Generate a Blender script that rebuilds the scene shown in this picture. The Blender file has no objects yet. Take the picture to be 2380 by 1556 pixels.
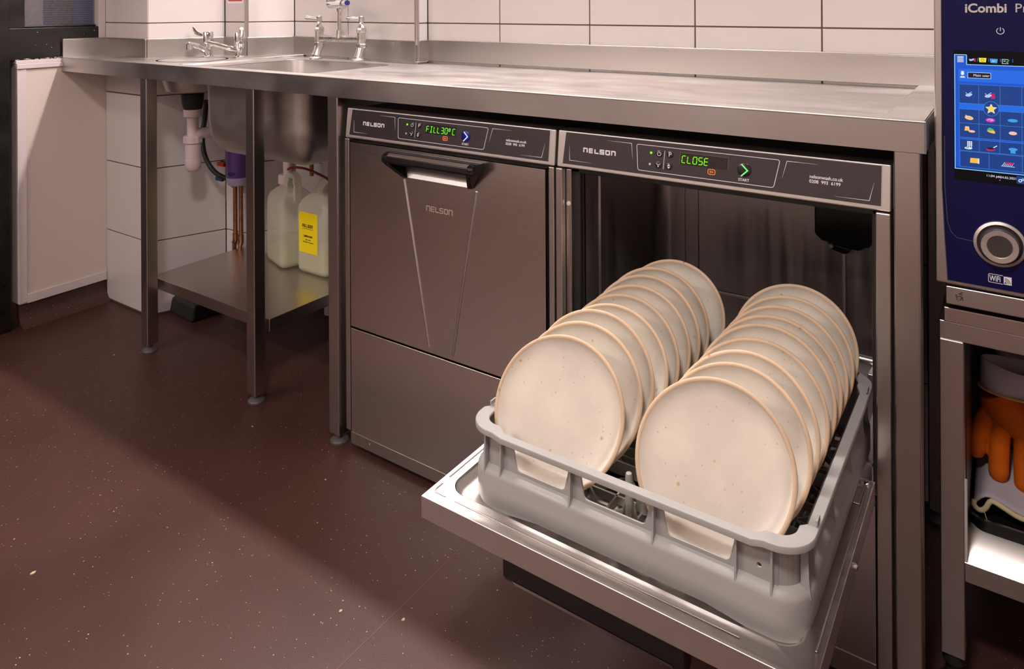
import bpy, bmesh, math, random
from mathutils import Vector, Matrix
random.seed(7)
C = bpy.context.scene.collection
SC = bpy.context.scene
PI = math.pi

# ------------------------------------------------------------------ camera, world, light, exposure
cam = bpy.data.cameras.new('camera'); camo = bpy.data.objects.new('camera', cam); C.objects.link(camo)
cam.sensor_fit = 'HORIZONTAL'; cam.sensor_width = 36.0
cam.lens = 36.0 * 1710.71 / 2380.0
cam.shift_x = (1190 - 1193.85) / 2380.0
cam.shift_y = (10.47 - 778) / 2380.0
cam.clip_start = 0.02
camo.location = (1.3629, -1.2615, 1.0809)
camo.rotation_euler = (Matrix.Rotation(math.radians(34.2389), 3, 'Z') @ Matrix.Rotation(PI / 2, 3, 'X')
                       @ Matrix.Rotation(math.radians(-0.314), 3, 'Z')).to_euler()
SC.camera = camo
SC.view_settings.view_transform = 'Standard'
SC.view_settings.look = 'None'
SC.view_settings.gamma = 1.0
SC.view_settings.use_curve_mapping = False
SC.view_settings.exposure = 0.0

w = bpy.data.worlds.new('room_ambient'); SC.world = w; w.use_nodes = True
w.node_tree.nodes['Background'].inputs[0].default_value = (0.60, 0.52, 0.50, 1)
w.node_tree.nodes['Background'].inputs[1].default_value = 0.06

def area(name, loc, target, sx, sy, power, col, spread=180):
    l = bpy.data.lights.new(name, 'AREA'); l.shape = 'RECTANGLE'; l.size = sx; l.size_y = sy
    l.energy = power; l.color = col; l.spread = math.radians(spread)
    o = bpy.data.objects.new(name, l); C.objects.link(o); o.location = loc
    d = Vector(target) - Vector(loc); o.rotation_euler = d.to_track_quat('-Z', 'Y').to_euler()
    return o
WARM = (1.0, 0.895, 0.85)
# tube lamp high on the wall above the bench, ceiling panel over the aisle, added fill by the front wall
area('wall_tube_lamp', (-0.40, 0.44, 2.30), (-0.40, 0.42, 0.0), 2.2, 0.07, 74, WARM)
area('ceiling_lamp', (1.15, -1.40, 2.30), (0.95, -1.0, 0.0), 0.26, 0.26, 29, WARM)
area('added_wall_fill', (-1.2, -2.62, 2.40), (-1.2, -2.70, 0.0), 2.4, 0.10, 48, WARM)  # added fill: brightens the unseen front wall that the steel fronts reflect

# ------------------------------------------------------------------ materials
def srgb(r, g, b):
    f = lambda c: (c / 255 / 12.92) if c / 255 <= 0.04045 else ((c / 255 + 0.055) / 1.055) ** 2.4
    return (f(r), f(g), f(b), 1)

def mat(name, col, rough=0.5, metal=0.0, emit=None, estr=0.0, spec=0.5, coat=0.0, trans=0.0):
    m = bpy.data.materials.new(name); m.use_nodes = True
    b = m.node_tree.nodes['Principled BSDF']
    b.inputs['Base Color'].default_value = col
    b.inputs['Roughness'].default_value = rough
    b.inputs['Metallic'].default_value = metal
    b.inputs['Specular IOR Level'].default_value = spec
    b.inputs['Coat Weight'].default_value = coat
    b.inputs['Coat Roughness'].default_value = 0.08
    b.inputs['Transmission Weight'].default_value = trans
    if emit:
        b.inputs['Emission Color'].default_value = emit
        b.inputs['Emission Strength'].default_value = estr
    return m

def N(m, t, **k):
    n = m.node_tree.nodes.new(t)
    for a, v in k.items(): setattr(n, a, v)
    return n
def LK(m, a, b): m.node_tree.links.new(a, b)

def noise_rough(m, scale=(1, 1, 1), nscale=20, lo=0.2, hi=0.4, bump=0.0, coord='Object', colmix=0.0):
    """brushed / smeared finish: noise stretched by `scale` drives roughness, a little colour and bump"""
    b = m.node_tree.nodes['Principled BSDF']
    tc = N(m, 'ShaderNodeTexCoord'); mp = N(m, 'ShaderNodeMapping'); mp.inputs['Scale'].default_value = scale
    nz = N(m, 'ShaderNodeTexNoise'); nz.inputs['Scale'].default_value = nscale; nz.inputs['Detail'].default_value = 4
    LK(m, tc.outputs[coord], mp.inputs[0]); LK(m, mp.outputs[0], nz.inputs['Vector'])
    mr = N(m, 'ShaderNodeMapRange'); mr.inputs[1].default_value = 0.3; mr.inputs[2].default_value = 0.7
    mr.inputs[3].default_value = lo; mr.inputs[4].default_value = hi
    LK(m, nz.outputs['Fac'], mr.inputs[0]); LK(m, mr.outputs[0], b.inputs['Roughness'])
    if bump:
        bp = N(m, 'ShaderNodeBump'); bp.inputs['Strength'].default_value = bump; bp.inputs['Distance'].default_value = 0.001
        LK(m, nz.outputs['Fac'], bp.inputs['Height']); LK(m, bp.outputs[0], b.inputs['Normal'])
    if colmix:
        mx = N(m, 'ShaderNodeMix', data_type='RGBA')
        c = b.inputs['Base Color'].default_value
        mx.inputs[6].default_value = [x * (1 - colmix) for x in c[:3]] + [1]
        mx.inputs[7].default_value = [min(1, x * (1 + colmix * 0.5)) for x in c[:3]] + [1]
        LK(m, nz.outputs['Fac'], mx.inputs[0]); LK(m, mx.outputs[2], b.inputs['Base Color'])
    return m

M = {}
M['steel'] = noise_rough(mat('brushed_steel', (0.66, 0.63, 0.61, 1), 0.3, 1), (4, 60, 60), 14, 0.29, 0.32, 0.0, colmix=0.03)
M['steel_top'] = noise_rough(mat('worn_bench_steel', (0.58, 0.55, 0.535, 1), 0.3, 1), (1.2, 2.5, 2.5), 5, 0.30, 0.44, 0.0, colmix=0.05)
M['steel_door'] = noise_rough(mat('door_steel', (0.72, 0.68, 0.655, 1), 0.25, 1), (3, 40, 90), 9, 0.20, 0.25, 0.0, colmix=0.03)
M['steel_leg'] = mat('leg_steel', (0.58, 0.54, 0.515, 1), 0.29, 1)
M['steel_upstand'] = noise_rough(mat('upstand_steel', (0.50, 0.47, 0.455, 1), 0.3, 1), (1.2, 1.2, 2), 4, 0.28, 0.36, 0.0)
M['steel_bowl'] = noise_rough(mat('satin_bowl_steel', (0.62, 0.59, 0.57, 1), 0.42, 1), (2, 2, 3), 6, 0.38, 0.48, 0.0, colmix=0.06)
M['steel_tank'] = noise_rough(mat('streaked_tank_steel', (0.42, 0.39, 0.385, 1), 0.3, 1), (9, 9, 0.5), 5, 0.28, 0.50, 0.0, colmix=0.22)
M['steel_bright'] = noise_rough(mat('satin_trim_steel', (0.76, 0.72, 0.70, 1), 0.3, 1), (6, 40, 40), 10, 0.34, 0.42, 0.0)
M['chrome'] = mat('chrome', (0.82, 0.81, 0.82, 1), 0.07, 1)
M['chrome_dull'] = noise_rough(mat('limescaled_chrome', (0.72, 0.70, 0.68, 1), 0.2, 1), (1, 1, 1), 30, 0.20, 0.36, 0.0, colmix=0.15)
M['black'] = mat('black_plastic', (0.008, 0.008, 0.008, 1), 0.16)
M['black_matte'] = mat('black_rubber', (0.012, 0.011, 0.010, 1), 0.6)
M['black_trim'] = mat('black_enamel', (0.02, 0.018, 0.018, 1), 0.35)
M['membrane'] = mat('dark_grey_membrane', srgb(58, 52, 56), 0.22, coat=0.3)
M['key'] = mat('black_key', srgb(30, 27, 28), 0.2, coat=0.4)
M['print'] = mat('white_print', srgb(235, 230, 235), 0.5, emit=srgb(235, 228, 232), estr=0.0)
M['etched'] = mat('etched_letters', srgb(205, 190, 182), 0.45, 0.3)
M['led_green'] = mat('green_led', (0.02, 0.1, 0.0, 1), 0.4, emit=srgb(120, 255, 20), estr=1.1)
M['led_dim'] = mat('unlit_segments', srgb(48, 36, 33), 0.5)
M['led_white'] = mat('white_lamp', srgb(215, 210, 210), 0.4)
M['led_orange'] = mat('orange_lamp', (0.1, 0.02, 0, 1), 0.4, emit=srgb(255, 130, 60), estr=0.9)
M['led_blue'] = mat('blue_lamp', (0.02, 0.03, 0.2, 1), 0.4, emit=srgb(205, 220, 255), estr=1.1)
M['halo_blue'] = mat('blue_lit_key', (0.0, 0.0, 0.02, 1), 0.3, emit=srgb(30, 40, 170), estr=0.25)
M['chev_green'] = mat('green_chevron', (0.02, 0.1, 0.02, 1), 0.4, emit=srgb(125, 245, 130), estr=1.0)
M['display'] = mat('display_window', srgb(46, 36, 33), 0.15)
M['display_edge'] = mat('display_edge', srgb(110, 98, 92), 0.4)
M['grey_plastic'] = noise_rough(mat('grey_rack_plastic', srgb(162, 161, 159), 0.38), (1, 1, 1), 14, 0.32, 0.5, 0.02, colmix=0.06)
M['grey_dark'] = mat('grey_base_plastic', srgb(150, 147, 138), 0.45)
M['white_plastic'] = mat('white_pipe_plastic', srgb(222, 205, 208), 0.35)
M['foot'] = mat('grey_foot_plastic', srgb(82, 78, 80), 0.4)
M['copper'] = noise_rough(mat('tarnished_copper', (0.42, 0.20, 0.11, 1), 0.3, 1), (2, 2, 6), 12, 0.25, 0.5, 0.05, colmix=0.4)
M['red_hose'] = mat('red_hose', srgb(120, 25, 22), 0.35)
M['red'] = mat('red_handle', srgb(165, 40, 28), 0.4)
M['blue'] = mat('blue_handle', srgb(35, 45, 110), 0.4)
M['purple'] = mat('purple_label', srgb(88, 60, 132), 0.3)
M['purple_dark'] = mat('dark_blue_print', srgb(45, 30, 100), 0.3)
M['lilac'] = mat('lilac_plastic', srgb(170, 160, 195), 0.3)
M['yellow'] = mat('yellow_label', srgb(250, 224, 10), 0.4)
M['ink'] = mat('black_ink', srgb(25, 24, 20), 0.5)
M['white_paint'] = noise_rough(mat('white_wall_panel', srgb(226, 212, 205), 0.45), (1, 1, 1), 3, 0.38, 0.55, colmix=0.05)
M['white_trim'] = mat('white_gloss_trim', srgb(222, 210, 212), 0.35)
M['sign_red'] = mat('red_sign', srgb(196, 72, 62), 0.4)
M['black_wood'] = noise_rough(mat('black_painted_wood', (0.010, 0.009, 0.009, 1), 0.3), (1, 1, 1), 14, 0.18, 0.5, 0.25)
M['chipped'] = mat('chipped_paint', srgb(190, 175, 160), 0.7)
M['glass_light_blue'] = mat('navy_window_light', srgb(52, 56, 130), 0.7)  # this and the next colour paint the light showing in the glass
M['glass_light_grey'] = mat('grey_window_light', srgb(190, 180, 175), 0.7)
M['navy'] = mat('navy_glass', srgb(12, 12, 66), 0.30, spec=0.25)
M['black_glass'] = mat('black_screen_glass', srgb(10, 8, 16), 0.3, spec=0.2)
M['white_canvas'] = noise_rough(mat('grey_white_canvas', srgb(176, 168, 178), 0.85), (1, 1, 1), 60, 0.8, 0.95, 0.3, colmix=0.08)
M['cream'] = mat('cream_lining', srgb(205, 190, 150), 0.85)
M['leather'] = noise_rough(mat('orange_suede', srgb(196, 92, 14), 0.9, spec=0.2), (1, 1, 1), 26, 0.85, 1.0, 0.5, colmix=0.35)
M['leather_dark'] = mat('brown_binding', srgb(120, 60, 25), 0.8)
M['stitch'] = mat('stitching', srgb(205, 150, 90), 0.8)
M['bead'] = mat('silicone_bead', srgb(200, 195, 190), 0.3)
M['knob_dark'] = mat('knob_cap', srgb(62, 56, 54), 0.35)

# tiles
t = mat('white_tile', srgb(206, 199, 198), 0.16, coat=0.15)
M['tile'] = noise_rough(t, (1, 1, 1), 3.0, 0.12, 0.22, 0.02, colmix=0.03)
M['grout'] = mat('brown_grout', srgb(96, 78, 68), 0.85)

# speckled safety floor
f = mat('speckled_red_brown_vinyl', srgb(92, 52, 44), 0.45)
b = f.node_tree.nodes['Principled BSDF']
tc = N(f, 'ShaderNodeTexCoord')
def fn(scale, detail=3):
    n = N(f, 'ShaderNodeTexNoise'); n.inputs['Scale'].default_value = scale; n.inputs['Detail'].default_value = detail
    LK(f, tc.outputs['Object'], n.inputs['Vector']); return n
big = fn(2.2, 5)
cr = N(f, 'ShaderNodeValToRGB'); cr.color_ramp.elements[0].position = 0.35; cr.color_ramp.elements[1].position = 0.7
cr.color_ramp.elements[0].color = srgb(66, 40, 35); cr.color_ramp.elements[1].color = srgb(80, 49, 43)
LK(f, big.outputs['Fac'], cr.inputs[0])
fine = fn(420, 2)
crf = N(f, 'ShaderNodeValToRGB'); crf.color_ramp.elements[0].position = 0.44; crf.color_ramp.elements[1].position = 0.62
crf.color_ramp.elements[0].color = (0.78, 0.78, 0.78, 1); crf.color_ramp.elements[1].color = (1.22, 1.2, 1.2, 1)
LK(f, fine.outputs['Fac'], crf.inputs[0])
mul = N(f, 'ShaderNodeMix', data_type='RGBA', blend_type='MULTIPLY'); mul.inputs[0].default_value = 1
LK(f, cr.outputs[0], mul.inputs[6]); LK(f, crf.outputs[0], mul.inputs[7])
prev = mul.outputs[2]
for sc_, th, colr in ((260, 0.21, srgb(190, 165, 148)), (75, 0.062, srgb(225, 205, 185))):
    v = N(f, 'ShaderNodeTexVoronoi'); v.inputs['Scale'].default_value = sc_; LK(f, tc.outputs['Object'], v.inputs['Vector'])
    sep = N(f, 'ShaderNodeSeparateColor'); LK(f, v.outputs['Color'], sep.inputs[0])
    gt = N(f, 'ShaderNodeMath', operation='GREATER_THAN'); gt.inputs[1].default_value = 0.955; LK(f, sep.outputs[0], gt.inputs[0])
    ml = N(f, 'ShaderNodeMath', operation='MULTIPLY'); LK(f, sep.outputs[1], ml.inputs[0]); ml.inputs[1].default_value = th * 1.6
    lt = N(f, 'ShaderNodeMath', operation='LESS_THAN'); LK(f, v.outputs['Distance'], lt.inputs[0]); LK(f, ml.outputs[0], lt.inputs[1])
    an = N(f, 'ShaderNodeMath', operation='MULTIPLY'); LK(f, gt.outputs[0], an.inputs[0]); LK(f, lt.outputs[0], an.inputs[1])
    mx = N(f, 'ShaderNodeMix', data_type='RGBA'); LK(f, an.outputs[0], mx.inputs[0]); LK(f, prev, mx.inputs[6]); mx.inputs[7].default_value = colr
    prev = mx.outputs[2]
LK(f, prev, b.inputs['Base Color'])
rr = N(f, 'ShaderNodeMapRange'); rr.inputs[1].default_value = 0.3; rr.inputs[2].default_value = 0.7; rr.inputs[3].default_value = 0.36; rr.inputs[4].default_value = 0.55
LK(f, big.outputs['Fac'], rr.inputs[0]); LK(f, rr.outputs[0], b.inputs['Roughness'])
bp = N(f, 'ShaderNodeBump'); bp.inputs['Strength'].default_value = 0.25; bp.inputs['Distance'].default_value = 0.001
LK(f, fine.outputs['Fac'], bp.inputs['Height']); LK(f, bp.outputs[0], b.inputs['Normal'])
M['floor'] = f

# glazed stoneware with ochre spots and scratches; every plate gets its own offset from its object's random value
def stoneware(name, base, spot, rough):
    m = mat(name, base, rough); b = m.node_tree.nodes['Principled BSDF']
    tc = N(m, 'ShaderNodeTexCoord'); oi = N(m, 'ShaderNodeObjectInfo')
    mu = N(m, 'ShaderNodeVectorMath', operation='SCALE'); mu.inputs[0].default_value = (9, 7, 5); LK(m, oi.outputs['Random'], mu.inputs[3])
    ad = N(m, 'ShaderNodeVectorMath', operation='ADD'); LK(m, tc.outputs['Object'], ad.inputs[0]); LK(m, mu.outputs[0], ad.inputs[1])
    nz = N(m, 'ShaderNodeTexNoise'); nz.inputs['Scale'].default_value = 14; nz.inputs['Detail'].default_value = 5; LK(m, ad.outputs[0], nz.inputs['Vector'])
    r0 = N(m, 'ShaderNodeValToRGB'); r0.color_ramp.elements[0].position = 0.35; r0.color_ramp.elements[1].position = 0.65
    r0.color_ramp.elements[0].color = [c * 0.86 for c in base[:3]] + [1]; r0.color_ramp.elements[1].color = base
    LK(m, nz.outputs['Fac'], r0.inputs[0]); prev = r0.outputs[0]
    for sc_, th, gt_, colr in ((75, 0.10, 0.94, spot), (170, 0.11, 0.91, srgb(190, 165, 120)), (110, 0.06, 0.975, srgb(40, 30, 20))):
        v = N(m, 'ShaderNodeTexVoronoi'); v.inputs['Scale'].default_value = sc_; LK(m, ad.outputs[0], v.inputs['Vector'])
        sp = N(m, 'ShaderNodeSeparateColor'); LK(m, v.outputs['Color'], sp.inputs[0])
        g = N(m, 'ShaderNodeMath', operation='GREATER_THAN'); g.inputs[1].default_value = gt_; LK(m, sp.outputs[0], g.inputs[0])
        mr = N(m, 'ShaderNodeMapRange'); mr.inputs[1].default_value = th; mr.inputs[2].default_value = th * 2.4; mr.inputs[3].default_value = 0.70; mr.inputs[4].default_value = 0
        LK(m, v.outputs['Distance'], mr.inputs[0])
        a = N(m, 'ShaderNodeMath', operation='MULTIPLY'); LK(m, g.outputs[0], a.inputs[0]); LK(m, mr.outputs[0], a.inputs[1])
        x = N(m, 'ShaderNodeMix', data_type='RGBA'); LK(m, a.outputs[0], x.inputs[0]); LK(m, prev, x.inputs[6]); x.inputs[7].default_value = colr
        prev = x.outputs[2]
    LK(m, prev, b.inputs['Base Color'])
    bp = N(m, 'ShaderNodeBump'); bp.inputs['Strength'].default_value = 0.12; bp.inputs['Distance'].default_value = 0.002
    LK(m, nz.outputs['Fac'], bp.inputs['Height']); LK(m, bp.outputs[0], b.inputs['Normal'])
    return m
M['glaze'] = stoneware('cream_glaze', srgb(230, 221, 207), srgb(190, 150, 60), 0.32)
M['clay'] = stoneware('bare_clay_rim', srgb(214, 187, 158), srgb(150, 105, 70), 0.7)

# wired glass
g = mat('wired_obscure_glass', srgb(120, 118, 125), 0.18)
b = g.node_tree.nodes['Principled BSDF']; b.inputs['Alpha'].default_value = 0.30
tc = N(g, 'ShaderNodeTexCoord')
sp = N(g, 'ShaderNodeSeparateXYZ'); LK(g, tc.outputs['Object'], sp.inputs[0])
def stripes(out, period, duty):
    a = N(g, 'ShaderNodeMath', operation='MULTIPLY'); a.inputs[1].default_value = 1 / period; LK(g, out, a.inputs[0])
    fr = N(g, 'ShaderNodeMath', operation='FRACT'); LK(g, a.outputs[0], fr.inputs[0])
    l = N(g, 'ShaderNodeMath', operation='LESS_THAN'); l.inputs[1].default_value = duty; LK(g, fr.outputs[0], l.inputs[0]); return l
s1 = stripes(sp.outputs[1], 0.0064, 0.36); s2 = stripes(sp.outputs[2], 0.0078, 0.34)
mxx = N(g, 'ShaderNodeMath', operation='MAXIMUM'); LK(g, s1.outputs[0], mxx.inputs[0]); LK(g, s2.outputs[0], mxx.inputs[1])
al = N(g, 'ShaderNodeMapRange'); al.inputs[3].default_value = 0.15; al.inputs[4].default_value = 0.42
LK(g, mxx.outputs[0], al.inputs[0]); LK(g, al.outputs[0], b.inputs['Alpha'])
M['wired'] = g

# translucent can plastic and its liquid
m = mat('translucent_can_plastic', srgb(232, 230, 212), 0.25)
b = m.node_tree.nodes['Principled BSDF']; b.inputs['Alpha'].default_value = 0.50
b.inputs['Subsurface Weight'].default_value = 0.0
M['can'] = m
M['liquid'] = mat('yellow_green_liquid', srgb(168, 162, 62), 0.3)

# ------------------------------------------------------------------ geometry helpers
def box(bm, x0, x1, y0, y1, z0, z1, T=None):
    vs = [bm.verts.new((x, y, z)) for x in (x0, x1) for y in (y0, y1) for z in (z0, z1)]
    if T: 
        for v in vs: v.co = T @ v.co
    for f_ in ((0, 1, 3, 2), (4, 6, 7, 5), (0, 4, 5, 1), (2, 3, 7, 6), (0, 2, 6, 4), (1, 5, 7, 3)):
        bm.faces.new([vs[i] for i in f_])
    return vs

def frame_of(d):
    d = Vector(d).normalized(); a = Vector((0, 0, 1)) if abs(d.z) < 0.95 else Vector((1, 0, 0))
    e1 = d.cross(a).normalized(); return e1, d.cross(e1).normalized()

def tube(bm, pts, r, seg=12, cap=True):
    """round tube through pts; r is a radius or one radius per point"""
    pts = [Vector(p) for p in pts]; n = len(pts); rs = r if isinstance(r, (list, tuple)) else [r] * n
    rings = []; e1 = None
    for i, p in enumerate(pts):
        d = (pts[min(i + 1, n - 1)] - pts[max(i - 1, 0)])
        if d.length < 1e-9: d = Vector((0, 0, 1))
        d.normalize()
        if e1 is None: e1, e2 = frame_of(d)
        else:
            e1 = (e1 - d * e1.dot(d)).normalized(); e2 = d.cross(e1)
        rings.append([bm.verts.new(p + (e1 * math.cos(2 * PI * k / seg) + e2 * math.sin(2 * PI * k / seg)) * rs[i]) for k in range(seg)])
    for a, b_ in zip(rings, rings[1:]):
        for k in range(seg): bm.faces.new((a[k], a[(k + 1) % seg], b_[(k + 1) % seg], b_[k]))
    if cap:
        bm.faces.new(rings[0][::-1]); bm.faces.new(rings[-1])

def smooth_path(pts, k=6):
    """Catmull-Rom through pts"""
    P = [Vector(p) for p in pts]; P = [P[0] * 2 - P[1]] + P + [P[-1] * 2 - P[-2]]; out = []
    for i in range(1, len(P) - 2):
        for s in range(k):
            t_ = s / k; a, b_, c, d = P[i - 1], P[i], P[i + 1], P[i + 2]
            out.append(0.5 * ((2 * b_) + (c - a) * t_ + (2 * a - 5 * b_ + 4 * c - d) * t_ ** 2 + (3 * b_ - a - 3 * c + d) * t_ ** 3))
    out.append(P[-2]); return out

def lathe(bm, prof, c=(0, 0, 0), seg=32, T=None, cap=True):
    """prof: (radius, height) pairs round +Z at c, or mapped through matrix T"""
    c = Vector(c); rings = []
    for r, h in prof:
        ring = []
        for k in range(seg):
            p = Vector((r * math.cos(2 * PI * k / seg), r * math.sin(2 * PI * k / seg), h))
            ring.append(bm.verts.new((T @ p) if T else (c + p)))
        rings.append(ring)
    for a, b_ in zip(rings, rings[1:]):
        for k in range(seg): bm.faces.new((a[k], a[(k + 1) % seg], b_[(k + 1) % seg], b_[k]))
    if cap: bm.faces.new(rings[0][::-1]); bm.faces.new(rings[-1])
    return rings

def rrect(x0, x1, y0, y1, r, k=6):
    pts = []
    for cx, cy, a0 in ((x1 - r, y1 - r, 0), (x0 + r, y1 - r, 90), (x0 + r, y0 + r, 180), (x1 - r, y0 + r, 270)):
        for i in range(k + 1):
            a = math.radians(a0 + 90 * i / k); pts.append((cx + r * math.cos(a), cy + r * math.sin(a)))
    return pts

def ring_sweep(bm, x0, x1, y0, y1, r, prof, k=8, closed=True):
    """sweep a closed profile [(outward offset, z)] round a rounded rectangle"""
    rings = []
    for o, z in prof:
        rr_ = max(r + o, 0.0008)
        rings.append([bm.verts.new((p[0], p[1], z)) for p in rrect(x0 - o, x1 + o, y0 - o, y1 + o, rr_, k)])
    n = len(rings[0]); m_ = len(rings)
    for i in range(m_ if closed else m_ - 1):
        a, b_ = rings[i], rings[(i + 1) % m_]
        for j in range(n): bm.faces.new((a[j], a[(j + 1) % n], b_[(j + 1) % n], b_[j]))
    return rings

def prism(bm, poly, T, h):
    """extrude polygon (2D) by h along local z of matrix T"""
    a = [bm.verts.new(T @ Vector((p[0], p[1], 0))) for p in poly]; b_ = [bm.verts.new(T @ Vector((p[0], p[1], h))) for p in poly]
    bm.faces.new(a[::-1]); bm.faces.new(b_)
    n = len(poly)
    for i in range(n): bm.faces.new((a[i], a[(i + 1) % n], b_[(i + 1) % n], b_[i]))

def holed(bm, outer, holes, T, h):
    """plate with holes, thickness h, in the plane of T (z centred)"""
    cu = bpy.data.curves.new('tmp', 'CURVE'); cu.dimensions = '2D'; cu.fill_mode = 'BOTH'; cu.extrude = h / 2
    for pl in [outer] + holes:
        s = cu.splines.new('POLY'); s.points.add(len(pl) - 1); s.use_cyclic_u = True
        for p, q in zip(s.points, pl): p.co = (q[0], q[1], 0, 1)
    o = bpy.data.objects.new('tmp', cu); C.objects.link(o)
    bpy.context.view_layer.update()
    me = bpy.data.meshes.new_from_object(o.evaluated_get(bpy.context.evaluated_depsgraph_get()))
    me.transform(T); bm.from_mesh(me)
    bpy.data.objects.remove(o); bpy.data.curves.remove(cu); bpy.data.meshes.remove(me)

def text(bm, s, size, T, align='LEFT', h=0.0002, sx=1.0, bold=0.0, space=1.0):
    cu = bpy.data.curves.new('tmp', 'FONT'); cu.body = s; cu.size = size; cu.extrude = h; cu.align_x = align; cu.space_character = space
    cu.offset = bold; cu.resolution_u = 3
    o = bpy.data.objects.new('tmp', cu); C.objects.link(o); bpy.context.view_layer.update()
    me = bpy.data.meshes.new_from_object(o.evaluated_get(bpy.context.evaluated_depsgraph_get()))
    me.transform(T @ Matrix.Diagonal((sx, 1, 1, 1))); bm.from_mesh(me)
    bpy.data.objects.remove(o); bpy.data.curves.remove(cu); bpy.data.meshes.remove(me)

def stroke(bm, pts, wd, T, h=0.0004, closed=False):
    """flat line of width wd through 2D pts with mitred joints"""
    P = [Vector(p) for p in pts]; n = len(P); L, R = [], []
    for i in range(n):
        if closed: a, c = P[i - 1], P[(i + 1) % n]
        else: a, c = P[max(i - 1, 0)], P[min(i + 1, n - 1)]
        d1 = (P[i] - a); d2 = (c - P[i])
        if d1.length < 1e-9: d1 = d2
        if d2.length < 1e-9: d2 = d1
        d1 = d1.normalized(); d2 = d2.normalized(); tn = (d1 + d2).normalized(); nn = Vector((-tn.y, tn.x))
        k = wd / 2 / max(0.35, nn.dot(Vector((-d1.y, d1.x))))
        L.append(P[i] + nn * k); R.append(P[i] - nn * k)
    if closed: L.append(L[0]); R.append(R[0]); n += 1
    for i in range(n - 1): prism(bm, [R[i], R[i + 1], L[i + 1], L[i]], T, h)

def plane(org, ex, up):
    """matrix with local x=ex, y=up, z=towards the viewer side (ex x up)"""
    ex = Vector(ex).normalized(); up = Vector(up).normalized(); n = ex.cross(up).normalized(); up = n.cross(ex)
    m_ = Matrix((ex, up, n)).transposed().to_4x4(); m_.translation = Vector(org); return m_

ORG = {}
def thing(name, loc, label, cat, group=None):
    o = bpy.data.objects.new(name, None); C.objects.link(o); o.location = loc; o.empty_display_size = 0.05
    ORG[o] = Vector(loc); o['label'] = label; o['category'] = cat
    if group: o['group'] = group
    return o

def obj(name, bm, m, parent=None, bev=0.0, smooth=False, seg=2, label=None, sub=0, split=40):
    bmesh.ops.remove_doubles(bm, verts=bm.verts, dist=1e-6)
    bmesh.ops.recalc_face_normals(bm, faces=bm.faces)
    org = Vector((0, 0, 0)); root = parent
    while root is not None and root not in ORG: root = root.parent
    if root is not None: org = ORG[root]
    bm.transform(Matrix.Translation(-org))
    me = bpy.data.meshes.new(name); bm.to_mesh(me); bm.free()
    for mm in (m if isinstance(m, (list, tuple)) else [m]): me.materials.append(mm)
    o = bpy.data.objects.new(name, me); C.objects.link(o); o.parent = parent
    if bev:
        md = o.modifiers.new('bevel', 'BEVEL'); md.width = bev; md.segments = seg; md.limit_method = 'ANGLE'; md.angle_limit = math.radians(35)
        md.harden_normals = True; me.shade_smooth()
        md.use_clamp_overlap = True
    if sub:
        md = o.modifiers.new('subdivision', 'SUBSURF'); md.levels = sub; md.render_levels = sub
    if smooth:
        me.shade_smooth(); me.set_sharp_from_angle(angle=math.radians(split))
    if label: o['label'] = label
    return o

def top(o, label, cat, group=None):
    o['label'] = label; o['category'] = cat
    if group: o['group'] = group
    return o
def structure(o): o['kind'] = 'structure'; return o

# ------------------------------------------------------------------ room
bm = bmesh.new(); box(bm, -4.0, 3.2, -3.6, 1.2, -0.05, 0.0); structure(obj('floor', bm, M['floor']))
bm = bmesh.new(); box(bm, -4.0, 3.2, -3.6, 1.2, 2.56, 2.62); structure(obj('ceiling', bm, mat('ceiling_paint', srgb(205, 190, 182), 0.8)))
bm = bmesh.new(); box(bm, -4.0, 3.2, -2.86, -2.80, 0, 2.56)
structure(obj('wall_front', bm, mat('front_wall_paint', srgb(228, 214, 206), 0.6)))
bm = bmesh.new(); box(bm, 2.6, 2.66, -3.6, 1.2, 0, 2.56)
structure(obj('wall_right', bm, mat('right_wall_paint', srgb(190, 172, 164), 0.6)))

# tiled back wall: a chain of straight runs with brown joints, tile rows 0.2542 high
ROW = 0.2542; Z0 = 0.0060
LPT = (-1.4124, 0.137); A = (-1.1277, 0.137); F = (-1.0393, 0.380); G = (-0.921, 0.390); H = (-0.8531, 0.545); I = (-0.1948, 0.485); J = (-0.1978, 0.540); K = (1.75, 0.540)
def tiled_run(bm, p, q, joints):
    """tiles as thin bevel-edged slabs standing 3 mm proud of a grout sheet; joints = distances along the run"""
    p = Vector(p); q = Vector(q); d = (q - p); Ln = d.length; d.normalize(); n = Vector((d.y, -d.x))   # towards the room
    cuts = [0.0] + [j for j in joints if 0 < j < Ln] + [Ln]
    T = Matrix(((d.x, -n.x, 0, p.x), (d.y, -n.y, 0, p.y), (0, 0, 1, 0), (0, 0, 0, 1)))
    s = len(bm.faces); box(bm, 0.004, Ln - 0.004, 0.003, 0.018, 0, 2.56, T)
    bm.faces.ensure_lookup_table()
    for f_ in bm.faces[s:]: f_.material_index = 1
    g_ = 0.0016
    for a, c in zip(cuts, cuts[1:]):
        for k in range(-1, 10):
            z0 = max(Z0 + k * ROW + g_, 0.004); z1 = Z0 + (k + 1) * ROW - g_
            if z1 <= z0 + 0.01: continue
            box(bm, a + g_, c - g_, 0.0, 0.004, z0, z1, T)
bm = bmesh.new()
tiled_run(bm, LPT, A, []); tiled_run(bm, A, F, []); tiled_run(bm, F, G, []); tiled_run(bm, G, H, [])
tiled_run(bm, H, I, [0.315]); tiled_run(bm, I, J, [])
tiled_run(bm, J, K, [x + 0.1978 for x in (0.0854, 0.3903, 0.6925, 0.9955, 1.298, 1.6)])
structure(obj('wall_back', bm, [M['tile'], M['grout']], bev=0.0012, seg=1))
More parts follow.
